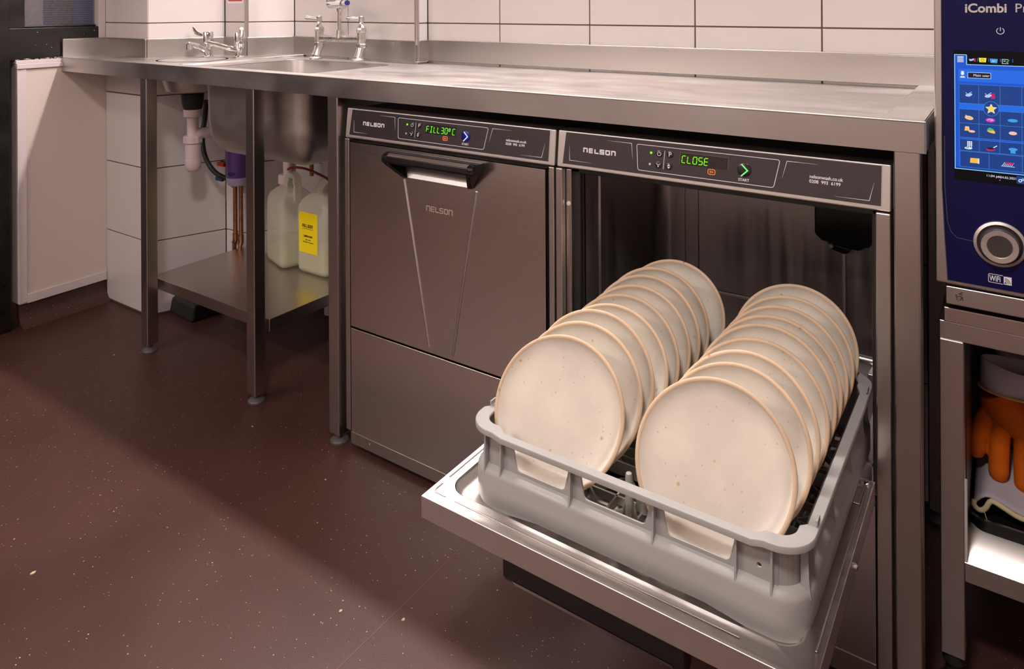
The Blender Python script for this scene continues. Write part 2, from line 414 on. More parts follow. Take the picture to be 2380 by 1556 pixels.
def vtrim(p, name, r=0.0075):
    bm = bmesh.new(); tube(bm, [(p[0], p[1], 0.955), (p[0], p[1], 2.5)], r, 12); structure(obj(name, bm, M['steel_leg'], smooth=True))
vtrim((G[0] - 0.002, G[1] - 0.002), 'trim_1'); vtrim((I[0] + 0.001, I[1] - 0.002), 'trim_2')

# left side: low white panelled wall on a coved skirting, black window frame above it
XL = -1.4124
bm = bmesh.new(); box(bm, XL - 0.075, XL, -0.152, 0.20, 0.075, 0.895)
wl = structure(obj('wall_left', bm, M['white_paint'], bev=0.002))
bm = bmesh.new(); box(bm, XL, XL + 0.004, -0.150, -0.128, 0.080, 0.872); box(bm, XL - 0.03, XL + 0.004, -0.156, -0.150, 0.08, 0.872)
structure(obj('trim_3', bm, M['white_trim'], bev=0.0015))
bm = bmesh.new(); box(bm, XL, XL + 0.005, -0.128, 0.135, 0.076, 0.106)
for y in (-0.02, 0.105): tube(bm, [(XL + 0.004, y, 0.094), (XL + 0.0062, y, 0.094)], 0.003, 8)
structure(obj('trim_4', bm, M['white_trim'], bev=0.001))
bm = bmesh.new(); box(bm, XL - 0.02, XL + 0.008, -0.158, 0.135, 0.872, 0.889); box(bm, XL - 0.075, XL + 0.004, -0.160, 0.135, 0.889, 0.901)
structure(obj('trim_5', bm, M['white_trim'], bev=0.002))
bm = bmesh.new()
prof = [(-0.02, 0.0), (-0.02, 0.085), (-0.008, 0.085), (-0.006, 0.05), (0.000, 0.03), (0.012, 0.012), (0.034, 0.001), (0.034, 0.0)]
rows = [[bm.verts.new((XL + a, y, z)) for a, z in prof] for y in (-0.152, 0.137)]
for i in range(len(prof)): j = (i + 1) % len(prof); bm.faces.new((rows[0][i], rows[0][j], rows[1][j], rows[1][i]))
bm.faces.new(rows[0]); bm.faces.new(rows[1][::-1])
structure(obj('baseboard_left', bm, M['floor'], smooth=True, split=50))
bm = bmesh.new(); box(bm, XL - 0.9, XL - 0.075, 0.0, 0.06, 0, 2.56); box(bm, XL - 0.9, XL - 0.86, -3.6, 0.0, 0, 2.56)
structure(obj('dark_opening_left', bm, M['black_wood']))  # black sheet standing in for the unlit opening beyond the low wall
# window
win = structure(bpy.data.objects.new('window_1', None)); C.objects.link(win); win.location = (XL, 0, 0.9); ORG[win] = Vector((XL, 0, 0.9))
bm = bmesh.new()
box(bm, XL - 0.07, XL + 0.0, -0.36, 0.137, 0.901, 1.010)
box(bm, XL - 0.07, XL + 0.0, -0.36, -0.130, 1.010, 1.90)
box(bm, XL - 0.07, XL + 0.0, -0.36, 0.137, 1.82, 1.90)
box(bm, XL - 0.078, XL + 0.006, -0.60, -0.178, 0.0, 1.90)
box(bm, XL - 0.03, XL - 0.014, -0.130, 0.110, 1.010, 1.017)
obj('window_frame', bm, M['black_wood'], win, bev=0.003)
bm = bmesh.new()
for i in range(46):
    y = -0.16 + 0.29 * i / 46 + random.uniform(-.003, .003); z = 0.9005 + random.uniform(-0.001, 0.0035); s = random.uniform(0.0015, 0.0045)
    box(bm, XL - 0.002, XL + 0.0028, y, y + s * 1.8, z, z + s)
for i in range(14):
    y = random.uniform(-0.12, 0.1); z = random.uniform(0.92, 1.006); s = random.uniform(0.0008, 0.002)
    box(bm, XL, XL + 0.001, y, y + s, z, z + s * 1.5)
obj('chipped_paint', bm, M['chipped'], win)
bm = bmesh.new(); box(bm, XL - 0.032, XL - 0.027, -0.135, 0.112, 1.008, 1.85); obj('window_pane', bm, M['wired'], win)
bm = bmesh.new(); box(bm, XL - 0.135, XL - 0.125, -0.2, -0.02, 0.95, 1.8); obj('grey_light_board', bm, M['glass_light_grey'], win)  # boards put in behind the pane for its grey-to-blue light
bm = bmesh.new(); box(bm, XL - 0.135, XL - 0.125, -0.02, 0.2, 0.95, 1.8); obj('navy_light_board', bm, M['glass_light_blue'], win)
bm = bmesh.new(); box(bm, XL - 0.04, XL + 0.001, 0.112, 0.137, 0.962, 1.85)
structure(obj('trim_6', bm, M['tile'], bev=0.001))

# red sticker on the tiles of the recess
d = (Vector(G) - Vector(F)).normalized(); ns = Vector((d.y, -d.x))
def on_run(p, q, s, z, off=0.0):
    p = Vector(p); q = Vector(q); dd = (q - p).normalized(); nn = Vector((dd.y, -dd.x)); r_ = p + dd * s + nn * off
    return Vector((r_.x, r_.y, z)), Vector((dd.x, dd.y, 0))
o3, ex = on_run(F, G, 0.014, 1.091, 0.0006)
T = plane(o3, ex, (0, 0, 1))
sg = thing('wall_sign', o3, 'small red and white sticker on the tiles above the hand basin taps', 'sign')
bm = bmesh.new(); prism(bm, rrect(0, 0.086, 0, 0.09, 0.004), T, 0.0006); obj('backing', bm, M['print'], sg)
bm = bmesh.new(); prism(bm, rrect(0.004, 0.080, 0.007, 0.086, 0.005), T @ Matrix.Translation((0, 0, 0.0006)), 0.0004); obj('red_field', bm, M['sign_red'], sg)
bm = bmesh.new(); text(bm, 'only', 0.016, T @ Matrix.Translation((0.043, 0.016, 0.0011)), 'CENTER'); obj('lettering', bm, M['print'], sg)

# ------------------------------------------------------------------ steel sink bench
ZC = 0.903; YF = -0.015; XR = 1.2524; XE = -1.4115
bench = thing('sink_bench', (0, 0.26, 0), 'long stainless steel bench with sink and hand basin above two dishwashers', 'sink bench')
SX0, SX1, SY0, SY1 = -0.70, -0.23, 0.065, 0.425           # sink opening
BC = (-0.905, 0.165); BR = 0.105                          # hand basin
def circle(cx, cy, r, n=40): return [(cx + r * math.cos(2 * PI * i / n), cy + r * math.sin(2 * PI * i / n)) for i in range(n)]
bm = bmesh.new()
inset = 0.0025
def offs(p, q):                                          # run of the wall seen from above, bench stops short of it
    return None
outline = [(XE, YF), (XR, YF), (XR, 0.537), (J[0] + 0.002, 0.537), (I[0] + 0.0, I[1] - 0.003), (H[0] + 0.003, H[1] - 0.004), (G[0] + 0.004, G[1] - 0.004), (F[0] + 0.004, F[1] - 0.003), (A[0] + 0.003, A[1] - 0.003), (XE, A[1] - 0.003)]
# flat sheet with a raised rim along the front and both ends, working field 9 mm lower and flush to the upstand
FIELD = [(-0.785, 0.034), (1.193, 0.034), (1.193, 0.536), (-0.187, 0.536), (-0.187, 0.480), (-0.785, 0.5345)]
holed(bm, outline, [FIELD, circle(BC[0], BC[1], BR, 40)], Matrix.Translation((0, 0, ZC - 0.001)), 0.002)
holed(bm, [(-0.788, 0.032), (1.196, 0.032), (1.196, 0.537), (-0.1905, 0.537), (-0.1905, 0.482), (-0.788, 0.5355)], [rrect(SX0, SX1, SY0, SY1, 0.05, 6)], Matrix.Translation((0, 0, ZC - 0.009)), 0.002)
obj('worktop', bm, M['steel_top'], bench)
bm = bmesh.new()
for (p_, q_) in ((FIELD[5], FIELD[0]), (FIELD[0], FIELD[1]), (FIELD[1], FIELD[2])):
    p_ = Vector((*p_, ZC - 0.009)); q_ = Vector((*q_, ZC - 0.009)); dd = (q_ - p_).normalized(); nn = Vector((dd.y, -dd.x, 0))
    v = [bm.verts.new(x) for x in (p_ - nn * 0.004, q_ - nn * 0.004, q_ + nn * 0.0015 + Vector((0, 0, 0.0092)), p_ + nn * 0.0015 + Vector((0, 0, 0.0092)))]
    bm.faces.new(v)
# front, right and left fascia folds
box(bm, XE, XR, YF - 0.001, YF + 0.001, 0.8555, ZC); box(bm, XE, XR, YF, YF + 0.018, 0.8555, 0.8575)
box(bm, XR - 0.002, XR, YF, 0.537, 0.8555, ZC)
box(bm, XE, XE + 0.002, YF, 0.134, 0.8555, ZC)
obj('front_fascia', bm, M['steel_top'], bench)
bm = bmesh.new(); tube(bm, [(XE, YF, ZC - 0.0008), (XR, YF, ZC - 0.0008), (XR, 0.53, ZC - 0.0008)], 0.0018, 10); tube(bm, [(XR, YF, ZC), (XR, YF, 0.8555)], 0.0016, 8); obj('rolled_edge', bm, M['steel_top'], bench, smooth=True)
# upstand following the wall
bm = bmesh.new()
path = [(XE + 0.001, YF + 0.001), (XE + 0.001, A[1] - 0.001), (A[0] + 0.001, A[1] - 0.001), (F[0] + 0.001, F[1] - 0.001), (G[0] + 0.001, G[1] - 0.001), (H[0] + 0.001, H[1] - 0.001), (I[0] + 0.001, I[1] - 0.001), (J[0] + 0.001, J[1] - 0.001), (XR, 0.539)]
heights = 0.0655
for (p, q) in zip(path, path[1:]):
    p = Vector(p); q = Vector(q); dd = (q - p); L_ = dd.length; dd.normalize(); nn = Vector((dd.y, -dd.x))
    T = Matrix(((dd.x, nn.x, 0, p.x), (dd.y, nn.y, 0, p.y), (0, 0, 1, 0), (0, 0, 0, 1)))
    e = 0.010
    vs = [(0, 0, ZC - .002), (L_, 0, ZC - .002), (L_, 0, ZC + heights - 0.004), (0, 0, ZC + heights - 0.004)]
    box(bm, -e * 0.2, L_ + e * 0.2, 0.0, e, ZC - 0.001, ZC + heights - 0.003, T)
    box(bm, -e * 0.2, L_ + e * 0.2, 0.0, e + 0.001, ZC + heights - 0.003, ZC + heights, T)
obj('upstand', bm, M['steel_upstand'], bench, bev=0.0012, seg=2)
# sink bowl and hand basin
bm = bmesh.new()
zb = 0.622
ri = ring_sweep(bm, SX0, SX1, SY0, SY1, 0.05, [(0.002, ZC - 0.008), (0.0, ZC - 0.015), (-0.004, zb + 0.11), (-0.012, zb + 0.065), (-0.030, zb + 0.032), (-0.060, zb + 0.010), (-0.10, zb)], 8, closed=False)
bm.faces.new(ri[-1])
ro = ring_sweep(bm, SX0, SX1, SY0, SY1, 0.05, [(0.004, ZC - 0.0095), (0.003, ZC - 0.015), (-0.001, zb + 0.11), (-0.009, zb + 0.062), (-0.028, zb + 0.029), (-0.059, zb + 0.007), (-0.10, zb - 0.003)], 8, closed=False)
bm.faces.new(ro[-1])
for a, b_ in ((ri[0], ro[0]),):
    for j in range(len(a)): bm.faces.new((a[j], a[(j + 1) % len(a)], b_[(j + 1) % len(a)], b_[j]))
sb = obj('sink_bowl', bm, M['steel_bowl'], bench, smooth=True, split=60, label='deep rectangular sink bowl')
bm = bmesh.new(); lathe(bm, [(0.045, zb + 0.001), (0.045, zb + 0.004), (0.03, zb + 0.004)], (-0.46, 0.25, 0), 24); obj('waste_grate', bm, M['chrome'], sb, smooth=True)
bm = bmesh.new()
lathe(bm, [(BR + 0.006, ZC + 0.0005), (BR, ZC + 0.0005), (BR - 0.006, ZC - 0.006), (BR - 0.014, ZC - 0.06), (BR - 0.028, ZC - 0.098), (BR - 0.05, ZC - 0.104), (0.02, ZC - 0.106),
           (0.02, ZC - 0.110), (BR - 0.048, ZC - 0.107), (BR - 0.024, ZC - 0.101), (BR - 0.010, ZC - 0.06), (BR - 0.002, ZC - 0.008), (BR + 0.006, ZC - 0.0015)], (BC[0], BC[1], 0), 40)
obj('hand_basin', bm, M['steel_bowl'], bench, smooth=True, split=50, label='round hand wash basin bowl')
# legs with their adjustable feet
LEGW = 0.036
def leg(xr, y0=YF + 0.001, ztop=0.8565):
    bm = bmesh.new(); box(bm, xr - LEGW, xr, y0, y0 + LEGW, 0.022, ztop); l = obj('leg', bm, M['steel_leg'], bench, bev=0.003, seg=2)
    c = (xr - LEGW / 2, y0 + LEGW / 2, 0)
    bm = bmesh.new(); lathe(bm, [(0.023, 0.0), (0.0235, 0.003), (0.021, 0.006), (0.012, 0.011), (0.008, 0.013), (0.008, 0.022), (0.012, 0.0225), (0.012, 0.03)], c, 28)
    obj('foot', bm, M['foot'], l, smooth=True, split=50)
for x in (-0.870, -0.3385, -0.0110, 1.2455): leg(x)
leg(-0.3385, 0.295)
leg(1.2455, 0.49)
# undershelf between the two left pairs of legs
bm = bmesh.new()
SHZ = 0.216; sx0, sx1, sy0, sy1 = -0.930, -0.3385, 0.034, 0.374
box(bm, sx0, sx1, sy0, sy1, SHZ - 0.002, SHZ)
box(bm, sx0, sx1, sy0 - 0.001, sy0 + 0.001, SHZ - 0.034, SHZ); box(bm, sx0, sx1, sy1 - 0.001, sy1 + 0.001, SHZ - 0.034, SHZ)
box(bm, sx0 - 0.001, sx0 + 0.001, sy0, sy1, SHZ - 0.034, SHZ); box(bm, sx1 - 0.001, sx1 + 0.001, sy0, sy1, SHZ - 0.034, SHZ)
obj('undershelf', bm, M['steel_leg'], bench, bev=0.0015)
# rear apron under the worktop, seen dark above the machines
bm = bmesh.new(); box(bm, 0.0, 1.20, 0.45, 0.47, 0.80, 0.855); obj('rear_apron', bm, M['steel_leg'], bench)

# ------------------------------------------------------------------ lettering helpers
def nelson(bm, T, wdt, hgt, st):
    """squared wordmark n E L S O n as flat strokes, total width wdt, cap height hgt, stroke st"""
    cw = wdt / 6.35; g_ = cw * 0.14; lw = cw - g_; h = hgt; x = 0.0; s2 = st / 2
    def pl(pts): stroke(bm, [(x + a * lw, s2 + b_ * (h - st)) for a, b_ in pts], st, T)
    i = s2 / lw
    for ch in 'nELSOn':
        if ch == 'n': pl([(i, -0.10), (i, 1), (1 - i - .10, 1), (1 - i, 0.88), (1 - i, -0.10)])
        if ch == 'E': pl([(1 - i, 1), (0.15, 1), (i, 0.88), (i, 0.12), (0.15, 0), (1 - i, 0)]); pl([(i, 0.5), (0.85, 0.5)])
        if ch == 'L': pl([(i, 1.05), (i, 0.12), (0.15, 0), (0.95, 0)])
        if ch == 'S': pl([(1.0, 1), (0.15, 1), (i, 0.9), (i, 0.6), (0.12, 0.5), (0.88, 0.5), (1 - i, 0.4), (1 - i, 0.1), (0.88, 0), (0, 0)])
        if ch == 'O': pl([(0.14, 0), (0.86, 0), (1 - i, 0.12), (1 - i, 0.88), (0.86, 1), (0.14, 1), (i, 0.88), (i, 0.12), (0.14, 0)])
        x += cw * (1.06 if ch != 'L' else 0.98)

SEG = {'F': 'aefg', 'I': 'im', 'L': 'def', '3': 'abcdg', '0': 'abcdef', 'C': 'adef', 'O': 'abcdef', 'S': 'acdfg', 'E': 'adefg', 'o': 'abgf', ' ': '', '8': 'abcdefg'}
def segments(bm, s, T, x, z, cw, ch, st, pitch):
    for k, c in enumerate(s):
        X = x + k * pitch; sl = 0.10 * ch; small = c == 'o'; hh = ch if not small else ch * 0.5; zz = z if not small else z + ch * 0.5; ww = cw if not small else cw * 0.55
        P = {'a': ((0, 1), (1, 1)), 'b': ((1, 1), (1, .5)), 'c': ((1, .5), (1, 0)), 'd': ((0, 0), (1, 0)), 'e': ((0, 0), (0, .5)), 'f': ((0, .5), (0, 1)), 'g': ((0, .5), (1, .5)), 'i': ((.5, 0), (.5, 1)), 'm': ((0, 0), (1, 0))}
        if small: P = {'a': ((0, 1), (1, 1)), 'b': ((1, 1), (1, 0)), 'g': ((0, 0), (1, 0)), 'f': ((0, 0), (0, 1))}
        codes = SEG[c] + ('a' if c == 'I' else '')
        for q in codes:
            (a0, b0), (a1, b1) = P[q]
            p0 = Vector((X + a0 * ww + sl * b0, zz + b0 * hh)); p1 = Vector((X + a1 * ww + sl * b1, zz + b1 * hh)); dd = (p1 - p0) * 0.09
            stroke(bm, [p0 + dd, p1 - dd], st, T, 0.0003)

def fade_line(bm, a, b_, w0, w1, T, h=0.0004):
    a = Vector(a); b_ = Vector(b_); n = (b_ - a).normalized(); n = Vector((-n.y, n.x))
    prism(bm, [a - n * w0 / 2, b_ - n * w1 / 2, b_ + n * w1 / 2, a + n * w0 / 2], T, h)

# ------------------------------------------------------------------ dishwashers
FZ0, FZ1 = 0.7566, 0.8290
def fascia(root, x0, y, is_open):
    """control fascia, tilted a little forward at its foot"""
    Ty = lambda z: y - 0.004 + 0.008 * (z - FZ0) / (FZ1 - FZ0)
    bm = bmesh.new()
    pr = [(Ty(FZ0), FZ0), (Ty(FZ1), FZ1), (y + 0.045, FZ1), (y + 0.045, FZ0)]
    a = [bm.verts.new((x0 + 0.0, p, z)) for p, z in pr]; c = [bm.verts.new((x0 + 0.6, p, z)) for p, z in pr]
    bm.faces.new(a); bm.faces.new(c[::-1])
    for i in range(4): j = (i + 1) % 4; bm.faces.new((a[i], a[j], c[j], c[i]))
    fs = obj('fascia', bm, M['steel_bright'], root, bev=0.0025, seg=2)
    def T(off): return plane((x0, Ty(FZ0) - off, FZ0), (1, 0, 0), (0, 0.008, FZ1 - FZ0))
    z = lambda v: v - FZ0                                 # local height above the fascia foot
    bm = bmesh.new(); prism(bm, [(0.0140, z(0.7640)), (0.5862, z(0.7640)), (0.5866, z(0.8262)), (0.0188, z(0.8262))], T(0.0000), 0.0006)
    obj('control_membrane', bm, M['membrane'], fs)
    bm = bmesh.new(); stroke(bm, [(0.0136, z(0.7636)), (0.5866, z(0.7636)), (0.5870, z(0.8266)), (0.0184, z(0.8266))], 0.0009, T(0.0), 0.0010, closed=True); obj('membrane_edge', bm, M['bead'], fs)
    bm = bmesh.new(); t1 = T(0.0006)
    stroke(bm, rr_slant(), 0.0010, t1, closed=True)
    fade_line(bm, (0.0274, z(0.8007)), (0.0298, z(0.7721)), 0.0001, 0.0009, t1); fade_line(bm, (0.0298, z(0.7721)), (0.0767, z(0.7719)), 0.0009, 0.0001, t1)
    fade_line(bm, (0.1116, z(0.8186)), (0.1613, z(0.8183)), 0.0001, 0.0009, t1); fade_line(bm, (0.1613, z(0.8183)), (0.1645, z(0.7897)), 0.0009, 0.0001, t1)
    fade_line(bm, (0.4366, z(0.7883)), (0.4439, z(0.8173)), 0.0001, 0.0009, t1); fade_line(bm, (0.4439, z(0.8173)), (0.4933, z(0.8175)), 0.0009, 0.0001, t1)
    fade_line(bm, (0.5762, z(0.7999)), (0.5694, z(0.7705)), 0.0001, 0.0009, t1); fade_line(bm, (0.5694, z(0.7705)), (0.5193, z(0.7702)), 0.0009, 0.0001, t1)
    stroke(bm, [(0.2280, z(0.8114)), (0.2261, z(0.7779))], 0.0008, t1)
    obj('printed_lines', bm, M['print'], fs)
    bm = bmesh.new(); nelson(bm, t1 @ Matrix.Translation((0.0590, z(0.7906), 0)), 0.0735, 0.0095, 0.0025); obj('maker_name', bm, M['print'], fs)
    bm = bmesh.new(); text(bm, 'nelsonwash.co.uk', 0.0080, t1 @ Matrix.Translation((0.4798, z(0.7945), 0.0002)), bold=0.00012, sx=0.90)
    text(bm, '0208  993  6199', 0.0074, t1 @ Matrix.Translation((0.4795, z(0.7870), 0.0002)), bold=0.00012, sx=0.98)
    obj('contact_lettering', bm, M['print'], fs)
    # keys
    keys = [(0.2177, 0.8052), (0.2167, 0.7849), (0.2387, 0.8061), (0.2369, 0.7846)]
    for kx, kz in keys:
        bm = bmesh.new(); lathe(bm, [(0.0066, 0), (0.0064, 0.0010), (0.0055, 0.0014)], T=t1 @ Matrix.Translation((kx, z(kz), 0)), seg=24); obj('key_button', bm, M['key'], fs, smooth=True)
    t2 = T(0.0022); bm = bmesh.new()
    kx, kz = keys[0]; stroke(bm, [(kx + 0.0036 * math.sin(a), z(kz) + 0.0036 * math.cos(a)) for a in [0.6 + i * (2 * PI - 1.2) / 16 for i in range(17)]], 0.0009, t2); stroke(bm, [(kx, z(kz) + 0.0008), (kx, z(kz) + 0.0048)], 0.0009, t2)
    kx, kz = keys[1]; stroke(bm, [(kx - 0.004, z(kz) + 0.003), (kx - 0.002, z(kz) + 0.0005), (kx + 0.002, z(kz) + 0.0005), (kx + 0.004, z(kz) + 0.003)], 0.0008, t2); stroke(bm, [(kx, z(kz) + 0.0005), (kx, z(kz) - 0.0035)], 0.0008, t2)
    stroke(bm, [(kx - .0014, z(kz) - .0018), (kx, z(kz) - .0038), (kx + .0014, z(kz) - .0018)], 0.0007, t2)
    kx, kz = keys[2]; text(bm, 'P', 0.0120, t2 @ Matrix.Translation((kx, z(kz) - 0.0042, 0)) @ Matrix.Shear('XY', 4, (0.12, 0)).to_4x4() if False else t2 @ Matrix.Translation((kx, z(kz) - 0.0042, 0)), 'CENTER')
    kx, kz = keys[3]
    prism(bm, [(kx - .003, z(kz) + .0008), (kx + .003, z(kz) + .0008), (kx, z(kz) + .0045)], t2, 0.0003); prism(bm, [(kx - .003, z(kz) - .0008), (kx, z(kz) - .0045), (kx + .003, z(kz) - .0008)], t2, 0.0003)
    obj('key_symbols', bm, M['print'], fs)
    bm = bmesh.new(); lathe(bm, [(0.0024, 0), (0.0022, 0.0008), (0.001, 0.0011)], T=t1 @ Matrix.Translation((0.2013, z(0.8051), 0)), seg=16); obj('indicator_light', bm, M['led_green'], fs, label='green indicator light')
    bm = bmesh.new(); lathe(bm, [(0.0022, 0), (0.002, 0.0008), (0.001, 0.0011)], T=t1 @ Matrix.Translation((0.1995, z(0.7843), 0)), seg=16); obj('indicator_light', bm, M['led_white'], fs, label='unlit white indicator light')
    # display
    bm = bmesh.new(); prism(bm, [(0.2570, z(0.7905)), (0.3448, z(0.7905)), (0.3456, z(0.8115)), (0.2580, z(0.8115))], t1, 0.0003); obj('display_window', bm, M['display'] if is_open else M['key'], fs)
    if is_open:
        bm = bmesh.new(); stroke(bm, [(0.2568, z(0.7905)), (0.2577, z(0.8118)), (0.3459, z(0.8118)), (0.3450, z(0.7905))], 0.0008, t1, 0.0006); obj('display_edge', bm, M['display_edge'], fs)
        bm = bmesh.new(); segments(bm, '888', T(0.0010), 0.3150, z(0.7935), 0.0062, 0.0120, 0.0012, 0.0100); obj('unlit_segments', bm, M['led_dim'], fs)
        bm = bmesh.new(); segments(bm, 'CLOSE', T(0.0011), 0.2610, z(0.7942), 0.0068, 0.0122, 0.0013, 0.0103); obj('display_text', bm, M['led_green'], fs)
    else:
        bm = bmesh.new(); segments(bm, 'FILL30oC', T(0.0011), 0.2600, z(0.7940), 0.0068, 0.0128, 0.0013, 0.0108); obj('display_text', bm, M['led_green'], fs)
    bm = bmesh.new(); stroke(bm, rr2(0.3100, 0.3228, z(0.7797), z(0.7883), 0.0030), 0.0012, T(0.0010), closed=True)
    stroke(bm, [(0.3128, z(0.7840)), (0.3200, z(0.7840))], 0.0010, T(0.0010)); stroke(bm, [(0.3140, z(0.7815)), (0.3140, z(0.7865))], 0.0008, T(0.0010)); stroke(bm, [(0.3175, z(0.7818)), (0.3175, z(0.7862))], 0.0008, T(0.0010))
    obj('status_symbol', bm, M['led_orange'], fs)
    # start key
    sx_, sz_ = 0.3735, 0.7945
    bm = bmesh.new(); lathe(bm, [(0.0120, 0), (0.0118, 0.0014), (0.0105, 0.0020)], T=t1 @ Matrix.Translation((sx_, z(sz_), 0)), seg=32); obj('start_button', bm, M['key'] if is_open else M['halo_blue'], fs, smooth=True)
    bm = bmesh.new(); stroke(bm, [(0.3692, z(0.8040)), (0.3798, z(0.7942)), (0.3688, z(0.7838))], 0.0022, T(0.0030)); obj('start_arrow', bm, M['chev_green'] if is_open else M['led_blue'], fs)
    bm = bmesh.new(); text(bm, 'START', 0.0064, t1 @ Matrix.Translation((0.3730, z(0.7752), 0.0002)), 'CENTER', bold=0.0001); obj('start_lettering', bm, M['print'], fs)
    return fs
def rr2(x0, x1, y0, y1, r): return rrect(x0, x1, y0, y1, r, 4)
def rr_slant():
    P = [(0.1719, 0.8182 - FZ0), (0.1761, 0.7708 - FZ0), (0.4231, 0.7709 - FZ0), (0.4327, 0.8178 - FZ0)]; out = []; n = 4; r = 0.0045
    for i in range(n):
        a, b_, c = Vector(P[i - 1]), Vector(P[i]), Vector(P[(i + 1) % n])
        p = b_ + (a - b_).normalized() * r; q = b_ + (c - b_).normalized() * r
        for k in range(5):
            t_ = k / 4; out.append(tuple(p * (1 - t_) ** 2 + b_ * 2 * t_ * (1 - t_) + q * t_ ** 2))
    return out

# --- closed machine
m1 = thing('undercounter_dishwasher', (0.3, 0.27, 0), 'closed steel dishwasher left of the open one, its door shut under a black handle', 'dishwasher')
Y1 = 0.002
bm = bmesh.new(); box(bm, 0.004, 0.596, Y1 + 0.022, 0.50, 0.020, 0.826); obj('body', bm, M['black_trim'], m1, bev=0.002)
bm = bmesh.new(); box(bm, 0.0, 0.0155, Y1 - 0.003, Y1 + 0.03, 0.040, 0.7548); obj('side_trim', bm, M['steel'], m1, bev=0.0022)
bm = bmesh.new(); box(bm, 0.5865, 0.600, Y1 - 0.003, Y1 + 0.03, 0.020, 0.7548); obj('side_trim', bm, M['steel'], m1, bev=0.0022)
fascia(m1, 0.0, 0.005, False)
bm = bmesh.new()
holed(bm, [(0.0210, 0.2985), (0.5830, 0.2985), (0.5830, 0.7500), (0.0210, 0.7500)], [[(0.178, 0.7330), (0.206, 0.6860), (0.396, 0.6860), (0.420, 0.7330)]], plane((0, Y1 - 0.0052, 0), (1, 0, 0), (0, 0, 1)), 0.0016)
for a_ in ((0.0210, 0.0226, 0.2985, 0.7500), (0.5814, 0.5830, 0.2985, 0.7500), (0.0210, 0.5830, 0.7484, 0.7500), (0.0210, 0.5830, 0.2985, 0.3001)): box(bm, a_[0], a_[1], Y1 - 0.0060, Y1 + 0.024, a_[2], a_[3])
door = obj('door', bm, M['steel_door'], m1)
bm = bmesh.new(); box(bm, 0.0210, 0.5830, Y1 - 0.006, Y1 + 0.026, 0.014, 0.2950); lp = obj('lower_panel', bm, M['steel_door'], m1, bev=0.0018)
bm = bmesh.new(); box(bm, 0.0210, 0.5830, Y1 - 0.0066, Y1 - 0.005, 0.0140, 0.0420); obj('toe_strip', bm, M['steel_leg'], lp, bev=0.0004)
bm = bmesh.new(); lathe(bm, [(0.0032, 0), (0.0028, 0.0012), (0.001, 0.0018)], T=plane((0.083, Y1 - 0.0064, 0.030), (1, 0, 0), (0, 0, 1)), seg=14); obj('screw', bm, M['chrome'], lp, smooth=True)
bm = bmesh.new()
for xa, za, xb, zb_ in ((0.2000, 0.6800, 0.2735, 0.3110), (0.4085, 0.6800, 0.3405, 0.3110)):
    tube(bm, [(xa, Y1 - 0.0050, za), (xb, Y1 - 0.0050, zb_)], 0.0036, 8)
obj('pressed_rib', bm, M['steel_bright'], door, smooth=True)
bm = bmesh.new(); nelson(bm, plane((0.2665, Y1 - 0.0062, 0.6180), (1, 0, 0), (0, 0, 1)), 0.0790, 0.0115, 0.0015); obj('maker_name', bm, M['etched'], door)

def door_handle(parent, Tm, pocket=False):
    """black pocket handle: top bar, two tapering cheeks, steel scoop below. local x along the door, y out of the door, z up; origin at the bar's left end"""
    Wd = 0.262; bm = bmesh.new()
    prof = [(0.000, 0.000), (0.030, 0.000), (0.040, -0.006), (0.042, -0.018), (0.036, -0.024), (0.022, -0.022), (0.004, -0.014), (0.0, -0.014)]
    a = [bm.verts.new(Tm @ Vector((0.0, p, q))) for p, q in prof]; c = [bm.verts.new(Tm @ Vector((Wd, p, q))) for p, q in prof]
    bm.faces.new(a); bm.faces.new(c[::-1])
    for i in range(len(prof)): j = (i + 1) % len(prof); bm.faces.new((a[i], a[j], c[j], c[i]))
    for s, x in ((1, 0.0), (-1, Wd)):
        P = [(0, 0.0, -0.004), (0, 0.042, -0.008), (0, 0.040, -0.024), (0, 0.004, -0.060), (0, 0.0, -0.060)]
        sh = [0, 0, s * 0.006, s * 0.030, s * 0.030]
        p0 = [bm.verts.new(Tm @ Vector((x + h, y, z_))) for (q, y, z_), h in zip(P, sh)]
        p1 = [bm.verts.new(Tm @ Vector((x + h + s * 0.014, y, z_))) for (q, y, z_), h in zip(P, sh)]
        bm.faces.new(p0); bm.faces.new(p1[::-1])
        for i in range(5): j = (i + 1) % 5; bm.faces.new((p0[i], p0[j], p1[j], p1[i]))
    h_ = obj('door_handle', bm, M['black'], parent, bev=0.002, seg=3)
    bm = bmesh.new(); vv = [bm.verts.new(Tm @ Vector(p)) for p in ((0.016, 0.0312, 0.0002), (Wd - 0.016, 0.0312, 0.0002), (Wd - 0.016, 0.0405, -0.0055), (0.016, 0.0405, -0.0055))]; bm.faces.new(vv)
    bmesh.ops.solidify(bm, geom=bm.faces[:], thickness=0.0006); obj('handle_strip', bm, M['steel_leg'], h_ if False else parent)
    bm = bmesh.new()
    q = [(0.010, -0.0270, -0.0080), (Wd - 0.010, -0.0270, -0.0080), (Wd - 0.030, 0.0010, -0.0585), (0.036, 0.0010, -0.0585)] if pocket else [(0.014, 0.0345, -0.0235), (Wd - 0.014, 0.0345, -0.0235), (Wd - 0.040, 0.002, -0.058), (0.040, 0.002, -0.058)]
    v0 = [bm.verts.new(Tm @ Vector(p)) for p in q]; v1 = [bm.verts.new(Tm @ (Vector(p) + Vector((0, -0.0015, -0.0015)))) for p in q]
    bm.faces.new(v0); bm.faces.new(v1[::-1])
    for i in range(4): j = (i + 1) % 4; bm.faces.new((v0[i], v0[j], v1[j], v1[i]))
    obj('handle_scoop', bm, M['steel_bright'], h_ if h_.parent.parent is None else parent)
    return h_
